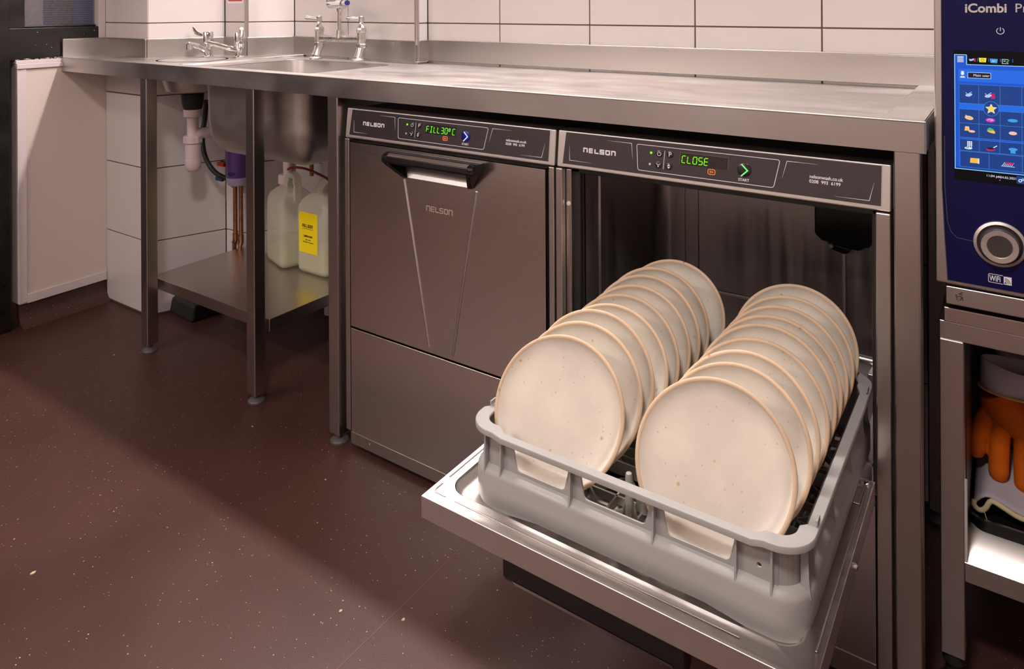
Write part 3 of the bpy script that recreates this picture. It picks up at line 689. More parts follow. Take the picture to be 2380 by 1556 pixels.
Th = Matrix(((1, 0, 0, 0.167), (0, -1, 0, Y1 - 0.006), (0, 0, 1, 0.7440), (0, 0, 0, 1)))
door_handle(door, Th, True)

# --- open machine
OX = 0.604
m2 = thing('undercounter_dishwasher', (OX + 0.3, 0.27, 0), 'open steel dishwasher with its door folded down, showing CLOSE in green', 'dishwasher')
Y2 = 0.004
fascia(m2, OX, 0.007, True)
bm = bmesh.new()
holed(bm, [(OX + 0.004, 0.020), (OX + 0.596, 0.020), (OX + 0.596, 0.826), (OX + 0.004, 0.826)], [[(OX + 0.044, 0.300), (OX + 0.576, 0.300), (OX + 0.576, 0.746), (OX + 0.044, 0.746)]], plane((0, Y2 + 0.034, 0), (1, 0, 0), (0, 0, 1)), 0.012)
box(bm, OX + 0.004, OX + 0.008, Y2 + 0.03, 0.51, 0.020, 0.826); box(bm, OX + 0.592, OX + 0.596, Y2 + 0.03, 0.51, 0.020, 0.826)
box(bm, OX + 0.004, OX + 0.596, Y2 + 0.03, 0.51, 0.822, 0.826); box(bm, OX + 0.004, OX + 0.596, 0.506, 0.51, 0.020, 0.826)
obj('body', bm, M['black_trim'], m2)
bm = bmesh.new(); box(bm, OX, OX + 0.0155, Y2 - 0.006, Y2 + 0.028, 0.020, 0.7548); obj('side_trim', bm, M['steel'], m2, bev=0.0022)
bm = bmesh.new(); box(bm, OX + 0.5785, OX + 0.600, Y2 - 0.006, Y2 + 0.028, 0.020, 0.7548); obj('side_trim', bm, M['steel'], m2, bev=0.0022)
# rubber door seal round the opening
bm = bmesh.new()
for x0_, x1_, z0_, z1_ in ((0.0155, 0.044, 0.30, 0.7548), (0.570, 0.5785, 0.30, 0.7548), (0.0155, 0.5785, 0.744, 0.7560)):
    box(bm, OX + x0_, OX + x1_, Y2 + 0.016, Y2 + 0.030, z0_, z1_)
obj('door_seal', bm, M['steel_tank'] if False else M['black_trim'], m2, bev=0.003)
bm = bmesh.new(); box(bm, OX + 0.0165, OX + 0.0285, Y2 + 0.008, Y2 + 0.018, 0.31, 0.752); ch = obj('hinge_channel', bm, M['steel_leg'], m2, bev=0.001)
bm = bmesh.new(); lathe(bm, [(0.0048, 0), (0.0046, 0.0015), (0.002, 0.0022)], T=plane((OX + 0.0222, Y2 + 0.0085, 0.6835), (1, 0, 0), (0, 0, 1)), seg=18); obj('cover_cap', bm, M['white_plastic'], ch, smooth=True)
bm = bmesh.new(); box(bm, OX + 0.0210, OX + 0.5765, Y2 - 0.003, Y2 + 0.026, 0.014, 0.2950); lp2 = obj('lower_panel', bm, M['steel_door'], m2, bev=0.0018)
bm = bmesh.new(); box(bm, OX + 0.0210, OX + 0.5765, Y2 - 0.0042, Y2 - 0.002, 0.0140, 0.0480); obj('toe_strip', bm, M['steel_leg'], lp2, bev=0.0004)
# wash tank
tx0, tx1, ty0, ty1, tz0, tz1 = OX + 0.046, OX + 0.574, Y2 + 0.034, 0.400, 0.3000, 0.7480
bm = bmesh.new()
def inner_wall(bm, pts):                                  # vertical sheet through plan points, from tz0 to tz1
    lo = [bm.verts.new((x, y, tz0)) for x, y in pts]; hi = [bm.verts.new((x, y, tz1)) for x, y in pts]
    for i in range(len(pts) - 1): bm.faces.new((lo[i], lo[i + 1], hi[i + 1], hi[i]))
r_ = 0.03
plan = [(tx0, ty0)] + [(tx0, ty0 + 0.055), (tx0 + 0.004, ty0 + 0.058), (tx0 + 0.004, ty1 - r_)] + [(tx0 + 0.004 + r_ - r_ * math.cos(a), ty1 - r_ + r_ * math.sin(a)) for a in [PI / 2 * k / 6 for k in range(1, 7)]]
plan += [(tx1 - 0.004 - r_ + r_ * math.sin(a), ty1 - r_ + r_ * math.cos(a)) for a in [PI / 2 * k / 6 for k in range(0, 7)]] + [(tx1 - 0.004, ty0 + 0.03), (tx1, ty0 + 0.027), (tx1, ty0)]
inner_wall(bm, plan)
lo = [bm.verts.new((x, y, tz0 + 0.0005)) for x, y in plan]; bm.faces.new(lo)
hi = [bm.verts.new((x, y, tz1 - 0.0005)) for x, y in plan]; bm.faces.new(hi)
tank = obj('wash_tank', bm, M['steel_tank'], m2, smooth=True, split=30)
bm = bmesh.new()
yb = ty1 - 0.0005
stroke(bm, [(0.780, 0.425), (0.790, 0.418), (1.055, 0.418), (1.066, 0.428), (1.066, 0.735)], 0.006, plane((0, yb - 0.0015, 0), (1, 0, 0), (0, 0, 1)), 0.002)
for x in (0.716, 0.748): box(bm, x, x + 0.003, yb - 0.004, yb, tz0 + 0.06, tz1 - 0.005)
obj('back_pressing', bm, M['steel_bowl'], tank, bev=0.001)
bm = bmesh.new()
Tb = plane((0, ty1 - 0.034, 0), (1, 0, 0), (0, 0, 1))
prism(bm, [(1.0135, 0.742), (1.128, 0.742), (1.128, 0.600), (1.118, 0.585), (1.098, 0.575), (1.060, 0.580), (1.028, 0.585), (1.014, 0.597)], Tb, -0.03)
prism(bm, [(1.036, 0.585), (1.085, 0.576), (1.080, 0.566), (1.070, 0.562), (1.046, 0.568)], Tb @ Matrix.Translation((0, 0, -0.004)), -0.02)
wb = obj('water_duct', bm, M['black'], tank, bev=0.004, seg=3, label='black plastic duct cover')
bm = bmesh.new(); box(bm, 1.0135, 1.128, ty1 - 0.0375, ty1 - 0.034, 0.722, 0.725); obj('duct_trim', bm, M['steel_bright'], tank)
bm = bmesh.new(); lathe(bm, [(0.005, 0), (0.005, 0.004), (0.003, 0.006)], T=plane((1.048, ty1 - 0.036, 0.579), (1, 0, 0), (0, 0, 1)), seg=14); obj('duct_fixing', bm, M['chrome_dull'], tank)
for x in (OX + 0.066, OX + 0.556): bm = bmesh.new(); box(bm, x - 0.012, x + 0.012, ty0, ty1 - 0.03, 0.3355, 0.3395); box(bm, x - 0.001 + (0.011 if x > 0.9 else -0.011), x + 0.001 + (0.011 if x > 0.9 else -0.011), ty0, ty1 - 0.03, 0.300, 0.350); obj('rack_rail', bm, M['steel_bright'], tank)
bm = bmesh.new(); box(bm, OX + 0.520, OX + 0.566, 0.30, 0.36, 0.345, 0.362); tube(bm, [(OX + 0.49, 0.34, 0.37), (OX + 0.565, 0.34, 0.37)], 0.008, 12); obj('rinse_arm_bracket', bm, M['steel_bright'], tank, bev=0.002)

# folded-down door: shallow pressed tray inside, flat steel outside
DZ1, DZ0 = 0.3555, 0.3235; DX0, DX1, DY0, DY1 = OX + 0.0305, OX + 0.5810, -0.4400, -0.0360
bm = bmesh.new()
TR = dict(x0=0.6560, x1=1.1640, y0=-0.4080, y1=-0.030)
holed(bm, [(DX0, DY0), (DX1, DY0), (DX1, DY1), (DX0, DY1)], [rrect(TR['x0'], TR['x1'], TR['y0'], DY1 - 0.008, 0.030, 8)], Matrix.Translation((0, 0, DZ1 - 0.001)), 0.002)
ri = ring_sweep(bm, TR['x0'], TR['x1'], TR['y0'], DY1 - 0.008, 0.030, [(0.0, DZ1), (-0.004, DZ1 - 0.003), (-0.009, DZ1 - 0.0125), (-0.013, DZ1 - 0.0145)], 8, closed=False)
bm.faces.new(ri[-1])
box(bm, DX0, DX1, DY0 - 0.0015, DY0, DZ0, DZ1); box(bm, DX0, DX0 + 0.0015, DY0, DY1, DZ0, DZ1 - 0.001); box(bm, DX1 - 0.0015, DX1, DY0, DY1, DZ0, DZ1 - 0.001)
box(bm, DX0, DX1, DY0, DY1, DZ0, DZ0 + 0.002); box(bm, DX0, DX1, DY1 - 0.0015, DY1, DZ0, DZ1 - 0.001)
dr = obj('door', bm, M['steel_bright'], m2, bev=0.0012, seg=2, label='door folded down flat, tray side up')
bm = bmesh.new(); Tt = Matrix.Translation((0, 0, DZ1))
h_ = 0.0012
stroke(bm, [(0.6425, -0.060), (0.6425, -0.385)], 0.0022, Tt, h_); stroke(bm, [(0.6430, -0.402), (0.6430, -0.418), (0.6470, -0.4235), (0.666, -0.4235)], 0.0022, Tt, h_)
stroke(bm, [(0.682, -0.4235), (1.10, -0.4235)], 0.0024, Tt, h_); stroke(bm, [(1.1765, -0.060), (1.1765, -0.395)], 0.0026, Tt, h_)
stroke(bm, [(1.1700, -0.066), (1.1700, -0.105)], 0.009, Tt, h_)
obj('pressed_bead', bm, M['steel_leg'], dr, bev=0.0008)
bm = bmesh.new(); lathe(bm, [(0.005, 0), (0.006, 0.0015), (0.004, 0.0022)], (1.1725, -0.048, DZ1), 20); obj('screw', bm, M['chrome'], dr, smooth=True)
bm = bmesh.new(); lathe(bm, [(0.004, 0), (0.004, 0.004), (0.002, 0.005)], T=plane((DX1, -0.21, 0.338), (0, 1, 0), (0, 0, 1)), seg=14); obj('screw', bm, M['chrome'], dr, smooth=True)
# hinge arms under the door and the handle hanging below its front edge
for x in (DX0 + 0.012, DX1 - 0.020):
    bm = bmesh.new(); prism(bm, [(-0.41, 0), (-0.03, 0), (0.0, -0.055), (-0.02, -0.060), (-0.12, -0.030), (-0.39, -0.022)], Matrix(((0, 0, 1, x), (1, 0, 0, 0), (0, 1, 0, DZ0), (0, 0, 0, 1))), 0.004); obj('hinge_arm', bm, M['steel_leg'], dr)
Th2 = Matrix(((1, 0, 0, 0.776), (0, 0, 1, -0.4150), (0, -1, 0, DZ0), (0, 0, 0, 1)))
Th2 = Matrix(((1, 0, 0, 0.7760), (0, 0, -1, -0.4340), (0, -1, 0, DZ0 + 0.0005), (0, 0, 0, 1)))
door_handle(dr, Th2)

# ------------------------------------------------------------------ dish rack
rack = thing('dish_rack', (0.924, -0.155, 0.341), 'grey plastic dish rack full of plates standing on the open dishwasher door', 'dish rack')
RX0, RX1, RY0, RY1 = 0.6860, 1.1620, -0.3880, 0.0880
RB = 0.3412; RT = 0.4570
bm = bmesh.new()
# lower skirt (thick) with a sloping shoulder, base edge lifted between the corner feet
def skirt():
    rings = []
    pro = [(0.0, RB), (0.0035, RB + 0.010), (0.0035, 0.3890), (0.0015, 0.3940), (-0.0080, 0.4010), (-0.0120, 0.4010), (-0.0120, RB + 0.010), (-0.0060, RB)]
    # path with extra points along the straights so the foot edge can lift
    base = rrect(RX0, RX1, RY0, RY1, 0.036, 8); n = len(base); path = []
    for i in range(n):
        p, q = Vector(base[i]), Vector(base[(i + 1) % n]); path.append(p); L_ = (q - p).length
        if L_ > 0.1:
            for s in (0.03, 0.055, 0.08, L_ - 0.08, L_ - 0.055, L_ - 0.03): path.append(p + (q - p) * (s / L_))
    m_ = len(path); cen = Vector(((RX0 + RX1) / 2, (RY0 + RY1) / 2))
    def nrm(p):
        x = max(RX0 + 0.036 - p.x, 0) * -1 + max(p.x - (RX1 - 0.036), 0); y = max(RY0 + 0.036 - p.y, 0) * -1 + max(p.y - (RY1 - 0.036), 0)
        v = Vector((x, y)); return v.normalized()
    def lift(p):
        dx = min(p.x - RX0, RX1 - p.x); dy = min(p.y - RY0, RY1 - p.y); dd = max(dx, dy)
        t_ = min(max((dd - 0.065) / 0.05, 0), 1); return 0.0065 * t_ * t_ * (3 - 2 * t_)
    for o_, z in pro:
        rings.append([bm.verts.new((p.x + nrm(p).x * o_, p.y + nrm(p).y * o_, z + (lift(p) if z < RB + 0.02 else 0))) for p in path])
    k = len(rings)
    for i in range(k):
        a, c = rings[i], rings[(i + 1) % k]
        for j in range(m_): bm.faces.new((a[j], a[(j + 1) % m_], c[(j + 1) % m_], c[j]))
skirt()
sk = obj('skirt', bm, M['grey_plastic'], rack, smooth=True, split=50)
# upper walls: flat sheets with three windows each, and corner sheets
WI = 0.0090; zt0, zt1 = 0.398, 0.4480
def wall_sheet(L_):
    n = 3; ribs = [0.052, 0.170, 0.292, 0.414]
    holes = []
    for a, c in zip([0.066, 0.182, 0.304], [0.164, 0.286, 0.404]):
        holes.append(slant_hole(a + 0.006, c - 0.004, 0.4055, 0.4375))
    return holes
def slant_hole(a, c, z0_, z1_, r=0.006):
    P = [(a, z1_), (a + 0.006, z0_), (c - 0.008, z0_), (c, z1_)]; out = []
    for i in range(4):
        p0, p1, p2 = Vector(P[i - 1]), Vector(P[i]), Vector(P[(i + 1) % 4])
        u_ = p1 + (p0 - p1).normalized() * r; v_ = p1 + (p2 - p1).normalized() * r
        for k in range(5):
            t_ = k / 4; out.append(tuple(u_ * (1 - t_) ** 2 + p1 * 2 * t_ * (1 - t_) + v_ * t_ ** 2))
    return out
bm = bmesh.new()
LW = RX1 - RX0
sides = [(plane((RX0, RY0 + WI, 0), (1, 0, 0), (0, 0, 1)), LW), (plane((RX1 - WI, RY0, 0), (0, 1, 0), (0, 0, 1)), RY1 - RY0),
         (plane((RX1, RY1 - WI, 0), (-1, 0, 0), (0, 0, 1)), LW), (plane((RX0 + WI, RY1, 0), (0, -1, 0), (0, 0, 1)), RY1 - RY0)]
RIBS = [0.054, 0.170, 0.292, 0.398, 0.440]
HO = [(0.072, 0.165), (0.183, 0.286), (0.303, 0.396)]
for T, L_ in sides:
    small = [(0.424 + 0.003 * math.cos(a), 0.416 + 0.003 * math.sin(a)) for a in [2 * PI * k / 12 for k in range(12)]]
    holed(bm, [(0.030, zt0), (L_ - 0.030, zt0), (L_ - 0.030, zt1 + 0.002), (0.030, zt1 + 0.002)], [slant_hole(a, c, 0.4055, 0.4385) for a, c in HO] + [small], T, 0.0028)
ring_sweep(bm, RX0 + WI, RX1 - WI, RY0 + WI, RY1 - WI, 0.030, [(-0.0014, zt0), (0.0014, zt0), (0.0014, zt1 + 0.002), (-0.0014, zt1 + 0.002)], 8)
# keep only the corners of that ring: remove its four straight spans
dele = []
for f_ in bm.faces:
    es = [e for e in f_.edges if e.calc_length() > 0.35]
    if es:
        xs = [v.co.x for v in f_.verts]; ys = [v.co.y for v in f_.verts]
        if len(f_.verts) == 4 and len(es) == 2: dele.append(f_)
bmesh.ops.delete(bm, geom=dele, context='FACES')
obj('upper_wall', bm, M['grey_plastic'], rack, bev=0.0)
# vertical ribs on the outside
for T, L_ in sides:
    for rx in [0.026, 0.054, 0.170, 0.292, 0.398, 0.440]:
        bm = bmesh.new(); prism(bm, [(0.0, 0.3860), (0.0120, 0.3860), (0.0095, 0.4060), (0.0080, 0.4470), (0.0, 0.4470)], T @ Matrix(((0, 0, 1, rx - 0.0012), (0, 1, 0, 0), (1, 0, 0, 0), (0, 0, 0, 1))), 0.0026); obj('side_rib', bm, M['grey_plastic'], rack)
# top rim: flat flange with a downturned lip, lower between the raised corners
bm = bmesh.new()
def rim():
    base = rrect(RX0, RX1, RY0, RY1, 0.036, 10); n = len(base); path = []
    for i in range(n):
        p, q = Vector(base[i]), Vector(base[(i + 1) % n]); path.append(p); L_ = (q - p).length
        if L_ > 0.1:
            for s in (0.008, 0.022, L_ - 0.022, L_ - 0.008): path.append(p + (q - p) * (s / L_))
    def nrm(p):
        x = max(RX0 + 0.036 - p.x, 0) * -1 + max(p.x - (RX1 - 0.036), 0); y = max(RY0 + 0.036 - p.y, 0) * -1 + max(p.y - (RY1 - 0.036), 0)
        return Vector((x, y)).normalized()
    def cor(p):                                           # 1 at the corners, 0 along the straights
        dx = min(p.x - RX0, RX1 - p.x); dy = min(p.y - RY0, RY1 - p.y); dd = max(dx, dy)
        return 1 - min(max((dd - 0.044) / 0.014, 0), 1)
    rings = []
    for o_, oc, dz in ((0.0060, 0.0, -0.0085), (0.0060, 0.0, -0.0015), (0.0050, 0.0, 0.0), (-0.0075, -0.0060, 0.0), (-0.0085, -0.0060, -0.0015), (-0.0085, -0.0060, -0.0040), (0.0030, 0.0, -0.0040), (0.0030, 0.0, -0.0085)):
        ring = []
        for p in path:
            c_ = cor(p); oo = o_ + oc * c_ + (0.0 if o_ < 0 else 0.001 * c_); nn = nrm(p)
            ring.append(bm.verts.new((p.x + nn.x * oo, p.y + nn.y * oo, RT - 0.0045 * (1 - c_) + dz)))
        rings.append(ring)
    k = len(rings); m_ = len(path)
    for i in range(k):
        a, c = rings[i], rings[(i + 1) % k]
        for j in range(m_): bm.faces.new((a[j], a[(j + 1) % m_], c[(j + 1) % m_], c[j]))
    for sx_, sy_ in ((RX0 - 0.004, RY0 + 0.055), (RX1 + 0.001, RY0 + 0.055), (RX0 - 0.004, RY1 - 0.060), (RX1 + 0.001, RY1 - 0.060)):
        box(bm, sx_, sx_ + 0.003, sy_, sy_ + 0.014, RT - 0.002, RT + 0.0045)
rim()
obj('rim', bm, M['grey_plastic'], rack, bev=0.0006, seg=1)
# open lattice floor
bm = bmesh.new()
bx0, bx1, by0, by1 = RX0 + 0.008, RX1 - 0.008, RY0 + 0.008, RY1 - 0.008
def bar(p, q, wd, z0_, z1_):
    p = Vector(p); q = Vector(q); dd = (q - p).normalized(); nn = Vector((-dd.y, dd.x)) * wd / 2
    a = [p - nn, q - nn, q + nn, p + nn]; prism(bm, [tuple(v) for v in a], Matrix.Translation((0, 0, z0_)), z1_ - z0_)
step = (bx1 - bx0) / 10
for i in range(1, 10):
    bar((bx0 + i * step, by0), (bx0 + i * step, by1), 0.0030, RB + 0.006, RB + 0.020); bar((bx0, by0 + i * step), (bx1, by0 + i * step), 0.0030, RB + 0.008, RB + 0.020)
for i in range(10):
    for j in range(10):
        x = bx0 + i * step; y = by0 + j * step
        if (i + j) % 2: bar((x, y), (x + step, y + step), 0.0028, RB + 0.010, RB + 0.022)
        else: bar((x + step, y), (x, y + step), 0.0028, RB + 0.010, RB + 0.022)
for yy in (by0 + 3 * step, by0 + 6 * step): bar((bx0, yy), (bx1, yy), 0.0030, RB + 0.006, RB + 0.040)
obj('lattice_base', bm, M['grey_dark'], rack)
bm = bmesh.new(); lathe(bm, [(0.0088, RB + 0.018), (0.0062, RB + 0.045), (0.0048, 0.438), (0.0040, 0.4405), (0.0015, 0.4412)], (0, 0, 0), 10)
for k in range(4):
    a = PI / 4 + PI / 2 * k; nx, ny = math.cos(a), math.sin(a)
    prism(bm, [(0.0, RB + 0.02), (0.016, RB + 0.02), (0.006, RB + 0.062), (0.0, RB + 0.062)], Matrix(((nx, 0, ny, -ny * 0.001), (ny, 0, -nx, nx * 0.001), (0, 1, 0, 0), (0, 0, 0, 1))), 0.002)
peg_me = None
PEGX = [RX0 + 0.012, 0.9255, RX1 - 0.012]
first = obj('peg', bm, M['grey_dark'], rack, smooth=True, split=50)
first.location = Vector((0.9250, -0.3450, 0)) ; peg_mesh = first.data
peg_mesh.transform(Matrix.Translation(ORG[rack])); first.location = Vector((0.9250, -0.3450, 0)) - ORG[rack]
for j in range(8):
    for px in (0.9255,):
        if j == 0: continue
        o = first.copy(); C.objects.link(o); o.parent = rack; o.location = Vector((px, -0.345 + j * 0.0506, 0)) - ORG[rack]

# ------------------------------------------------------------------ plates
PR = 0.1046
LP = [(0.8015, -0.3294, 0.4865), (0.8033, -0.2725, 0.4756), (0.8028, -0.2275, 0.414), (0.8057, -0.1808, 0.506), (0.8063, -0.1343, 0.4816), (0.8071, -0.0851, 0.4649), (0.8068, -0.0382, 0.4126), (0.8069, 0.006, 0.3952), (0.8127, 0.0751, 0.4700)]
RP = [(1.0361, -0.3294, 0.4741), (1.0404, -0.2658, 0.5511), (1.0403, -0.2204, 0.552), (1.0419, -0.1682, 0.5633), (1.0415, -0.1172, 0.519), (1.0413, -0.0735, 0.5402), (1.0413, -0.0237, 0.5537), (1.0419, 0.0266, 0.5496), (1.0409, 0.0741, 0.4800)]
NL = ['front', 'second', 'third', 'fourth', 'fifth', 'sixth', 'seventh', 'eighth', 'rearmost']
def plate_meshes():
    # axis = local z (out of the eating face); rim edge at z=0, well 13 mm behind it
    bm = bmesh.new()
    prof_in = [(0.0, -0.0132), (0.030, -0.0130), (0.060, -0.0126), (0.080, -0.0115), (0.0905, -0.0080), (0.0965, -0.0030), (0.0985, -0.0004)]
    prof_out = [(0.1038, -0.0022), (0.1010, -0.0090), (0.0950, -0.0150), (0.0850, -0.0178), (0.066, -0.0182), (0.064, -0.0205), (0.060, -0.0205), (0.058, -0.0180), (0.0, -0.0178)]
    seg = 96
    def rev(bm, prof):
        rings = []
        for r, h in prof:
            if r == 0: rings.append([bm.verts.new((0, 0, h))]); continue
            rings.append([bm.verts.new((r * (1 + 0.0020 * math.sin(3 * a + 1)) * math.cos(a), r * (1 + 0.0020 * math.sin(3 * a + 1)) * math.sin(a), h + 0.0005 * (r / 0.1) * math.sin(2 * a))) for a in [2 * PI * k / seg for k in range(seg)]])
        for a, c in zip(rings, rings[1:]):
            for k in range(seg):
                k2 = (k + 1) % seg
                if len(a) == 1: bm.faces.new((a[0], c[k], c[k2]))
                elif len(c) == 1: bm.faces.new((a[k], a[k2], c[0]))
                else: bm.faces.new((a[k], a[k2], c[k2], c[k]))
    rev(bm, prof_in); rev(bm, prof_out)
    bmesh.ops.recalc_face_normals(bm, faces=bm.faces)
    me = bpy.data.meshes.new('plate'); bm.to_mesh(me); bm.free(); me.materials.append(M['glaze']); me.shade_smooth()
    bm = bmesh.new(); rev(bm, [(0.0983, -0.0006), (0.0993, 0.0004), (0.1012, 0.0008), (0.1034, 0.0002), (0.1044, -0.0012), (0.1042, -0.0030), (0.1036, -0.0040)])
    bmesh.ops.recalc_face_normals(bm, faces=bm.faces)
    mr = bpy.data.meshes.new('rim'); bm.to_mesh(mr); bm.free(); mr.materials.append(M['clay']); mr.shade_smooth()
    return me, mr
pm, rm = plate_meshes()
proto = bpy.data.objects.new('stoneware_plate', pm); C.objects.link(proto)
prim = bpy.data.objects.new('unglazed_rim', rm); C.objects.link(prim); prim.parent = proto; prim['label'] = 'bare biscuit-coloured rim'
def place_plate(o, x, y, th, yw, roll):
    zc = 0.3875 + PR * math.cos(th)
    ex = Vector((math.cos(yw), math.sin(yw), 0)); up = Vector((-math.sin(yw) * math.sin(th), math.cos(yw) * math.sin(th), math.cos(th))); n = ex.cross(up)
    m_ = Matrix((ex, up, n)).transposed().to_4x4() @ Matrix.Rotation(roll, 4, 'Z'); m_.translation = Vector((x, y, zc)); o.matrix_world = m_
for side, lst in (('left', LP), ('right', RP)):
    for i, (x, y, th) in enumerate(lst):
        if side == 'left' and i == 0: o = proto
        else:
            o = proto.copy(); C.objects.link(o); c = prim.copy(); C.objects.link(c); c.parent = o
        place_plate(o, x, y, th, 0.08, random.uniform(0, 2 * PI))
        nm = {0: 'cream speckled stoneware plate, the front one facing out in the %s row of the rack', 8: 'cream speckled stoneware plate at the very back of the %s row, inside the machine'}.get(i)
        top(o, nm % side if nm else 'cream stoneware plate with a sandy rim, %s from the front in the %s row' % (NL[i], side), 'plate', 'stoneware plates in the dish rack')

# ------------------------------------------------------------------ taps
def lever_tap(loc, spout_dir, lever_dir, lev_up, label, grp):
    x, y = loc; t_ = thing('basin_tap', (x, y, ZC), label, 'tap', grp)
    bm = bmesh.new()
    lathe(bm, [(0.019, ZC + 0.0005), (0.019, ZC + 0.004), (0.015, ZC + 0.007), (0.0135, ZC + 0.03), (0.0150, ZC + 0.042), (0.0165, ZC + 0.046)], (x, y, 0), 28)
    obj('body', bm, M['chrome'], t_, smooth=True, split=40)
    bm = bmesh.new(); lathe(bm, [(0.0172, ZC + 0.046), (0.0178, ZC + 0.048), (0.0178, ZC + 0.086), (0.0165, ZC + 0.088), (0.0, ZC + 0.088)], (x, y, 0), 28, cap=False); hd = obj('valve_head', bm, M['chrome'], t_, smooth=True, split=40)
    sd = Vector((*spout_dir, 0)).normalized(); s0 = Vector((x, y, ZC + 0.020))
    bm = bmesh.new(); tube(bm, smooth_path([s0, s0 + sd * 0.030 + Vector((0, 0, 0.010)), s0 + sd * 0.065 + Vector((0, 0, 0.021)), s0 + sd * 0.100 + Vector((0, 0, 0.030)), s0 + sd * 0.108 + Vector((0, 0, 0.028))], 5), [0.013] * 6 + [0.0105] * 6 + [0.0088] * 9, 16)
    e = s0 + sd * 0.102; tube(bm, [e + Vector((0, 0, 0.030)), e + Vector((0, 0, 0.012))], 0.0098, 16)
    obj('spout', bm, M['chrome'], t_, smooth=True, split=40)
    ld = Vector((*lever_dir, 0)).normalized(); l0 = Vector((x, y, ZC + 0.076)) + ld * 0.015
    pts = smooth_path([l0, l0 + ld * 0.022 + Vector((0, 0, 0.002 * lev_up)), l0 + ld * 0.045 + Vector((0, 0, 0.010 * lev_up)), l0 + ld * 0.062 + Vector((0, 0, 0.026 * lev_up))], 5)
    bm = bmesh.new(); n = len(pts); tube(bm, pts, [0.0042 + 0.0052 * math.sin(PI * min(1, (i / (n - 1)) ** 1.4) * 0.86) for i in range(n)], 14)
    for v in bm.verts:                                   # flatten the paddle a little
        pass
    obj('lever', bm, M['chrome'], hd, smooth=True)
    return t_
lever_tap((-0.9780, 0.2700), (0.40, -1.0), (-1.0, -0.1), 1, 'chrome lever tap nearer the corner pillar, its lever swung out to the left', 'basin taps')
lever_tap((-0.8480, 0.3050), (-0.85, -0.75), (0.85, -0.5), 1, 'chrome lever tap below the red sticker, its long spout pointing left', 'basin taps')

mx_ = thing('mixer_tap', (-0.47, 0.41, ZC), 'two-handled chrome bridge mixer tap with a tall riser behind the sink', 'tap')
def pillar(x, yb, lean):
    bm = bmesh.new(); yt = 0.420
    lathe(bm, [(0.023, ZC), (0.0225, ZC + 0.004), (0.015, ZC + 0.010)], (x + lean, yb, 0), 28)
    tube(bm, [(x + lean, yb, ZC + 0.006), (x + lean * 0.5, (yb + yt) / 2, ZC + 0.024), (x, yt, ZC + 0.044)], [0.0155, 0.0135, 0.0145], 24)
    tube(bm, [(x, yt, ZC + 0.054), (x, yt, ZC + 0.092)], 0.0145, 24)
    p_ = obj('pillar', bm, M['chrome_dull'], mx_, smooth=True, split=40)
    bm = bmesh.new(); lathe(bm, [(0.0155, ZC + 0.041), (0.018, ZC + 0.043), (0.018, ZC + 0.053), (0.0155, ZC + 0.055)], (x, yt, 0), 6); obj('union_nut', bm, M['chrome_dull'], p_, bev=0.0008)
    bm = bmesh.new(); lathe(bm, [(0.0145, ZC + 0.090), (0.0165, ZC + 0.093), (0.0165, ZC + 0.102), (0.012, ZC + 0.110), (0.007, ZC + 0.116), (0.006, ZC + 0.128)], (x, yt, 0), 8)
    obj('bonnet', bm, M['chrome_dull'], p_, bev=0.0008)
    bm = bmesh.new(); lathe(bm, [(0.0085, ZC + 0.124), (0.0095, ZC + 0.126), (0.0095, ZC + 0.141), (0.0075, ZC + 0.143)], (x, yt, 0), 20)
    tube(bm, [(x, yt, ZC + 0.134), (x - 0.018, yt - 0.010, ZC + 0.135), (x - 0.040, yt - 0.018, ZC + 0.137), (x - 0.0445, yt - 0.020, ZC + 0.139)], [0.0075, 0.0060, 0.0078, 0.0062], 14)
    obj('handle', bm, M['chrome_dull'], p_, smooth=True, split=40)
pillar(-0.5745, 0.395, 0.010); pillar(-0.3745, 0.405, -0.001)
bm = bmesh.new(); tube(bm, [(-0.5745, 0.420, ZC + 0.068), (-0.3745, 0.420, ZC + 0.068)], 0.0115, 20)
tube(bm, [(-0.4740, 0.420, ZC + 0.070), (-0.4740, 0.420, ZC + 0.096)], [0.014, 0.0115], 20); obj('bridge', bm, M['chrome_dull'], mx_, smooth=True, split=40)
bm = bmesh.new(); tube(bm, [(-0.4740, 0.420, ZC + 0.094), (-0.4740, 0.420, ZC + 0.165)], 0.0085, 20); tube(bm, [(-0.4740, 0.420, ZC + 0.158), (-0.4740, 0.420, ZC + 0.175)], [0.0105, 0.013], 20)
tube(bm, [(-0.4740, 0.420, ZC + 0.19), (-0.4740, 0.420, ZC + 0.62)], 0.0085, 16)
obj('riser', bm, M['chrome'], mx_, smooth=True, split=40)
bm = bmesh.new(); tube(bm, [(-0.522, 0.418, ZC + 0.182), (-0.47, 0.416, ZC + 0.182), (-0.438, 0.404, ZC + 0.182)], [0.0125, 0.017, 0.015], 20)
tube(bm, [(-0.522, 0.418, ZC + 0.182), (-0.523, 0.418, ZC + 0.215)], 0.0105, 16); obj('valve_body', bm, M['chrome'], mx_, smooth=True, split=40)
bm = bmesh.new(); tube(bm, [(-0.440, 0.405, ZC + 0.184), (-0.408, 0.391, ZC + 0.186)], [0.0115, 0.0105], 20); kn = obj('valve_knob', bm, M['chrome'], mx_, smooth=True, split=40)
bm = bmesh.new(); tube(bm, [(-0.4082, 0.3911, ZC + 0.186), (-0.4065, 0.3903, ZC + 0.186)], 0.0085, 20); obj('cold_marker', bm, M['blue'], kn)

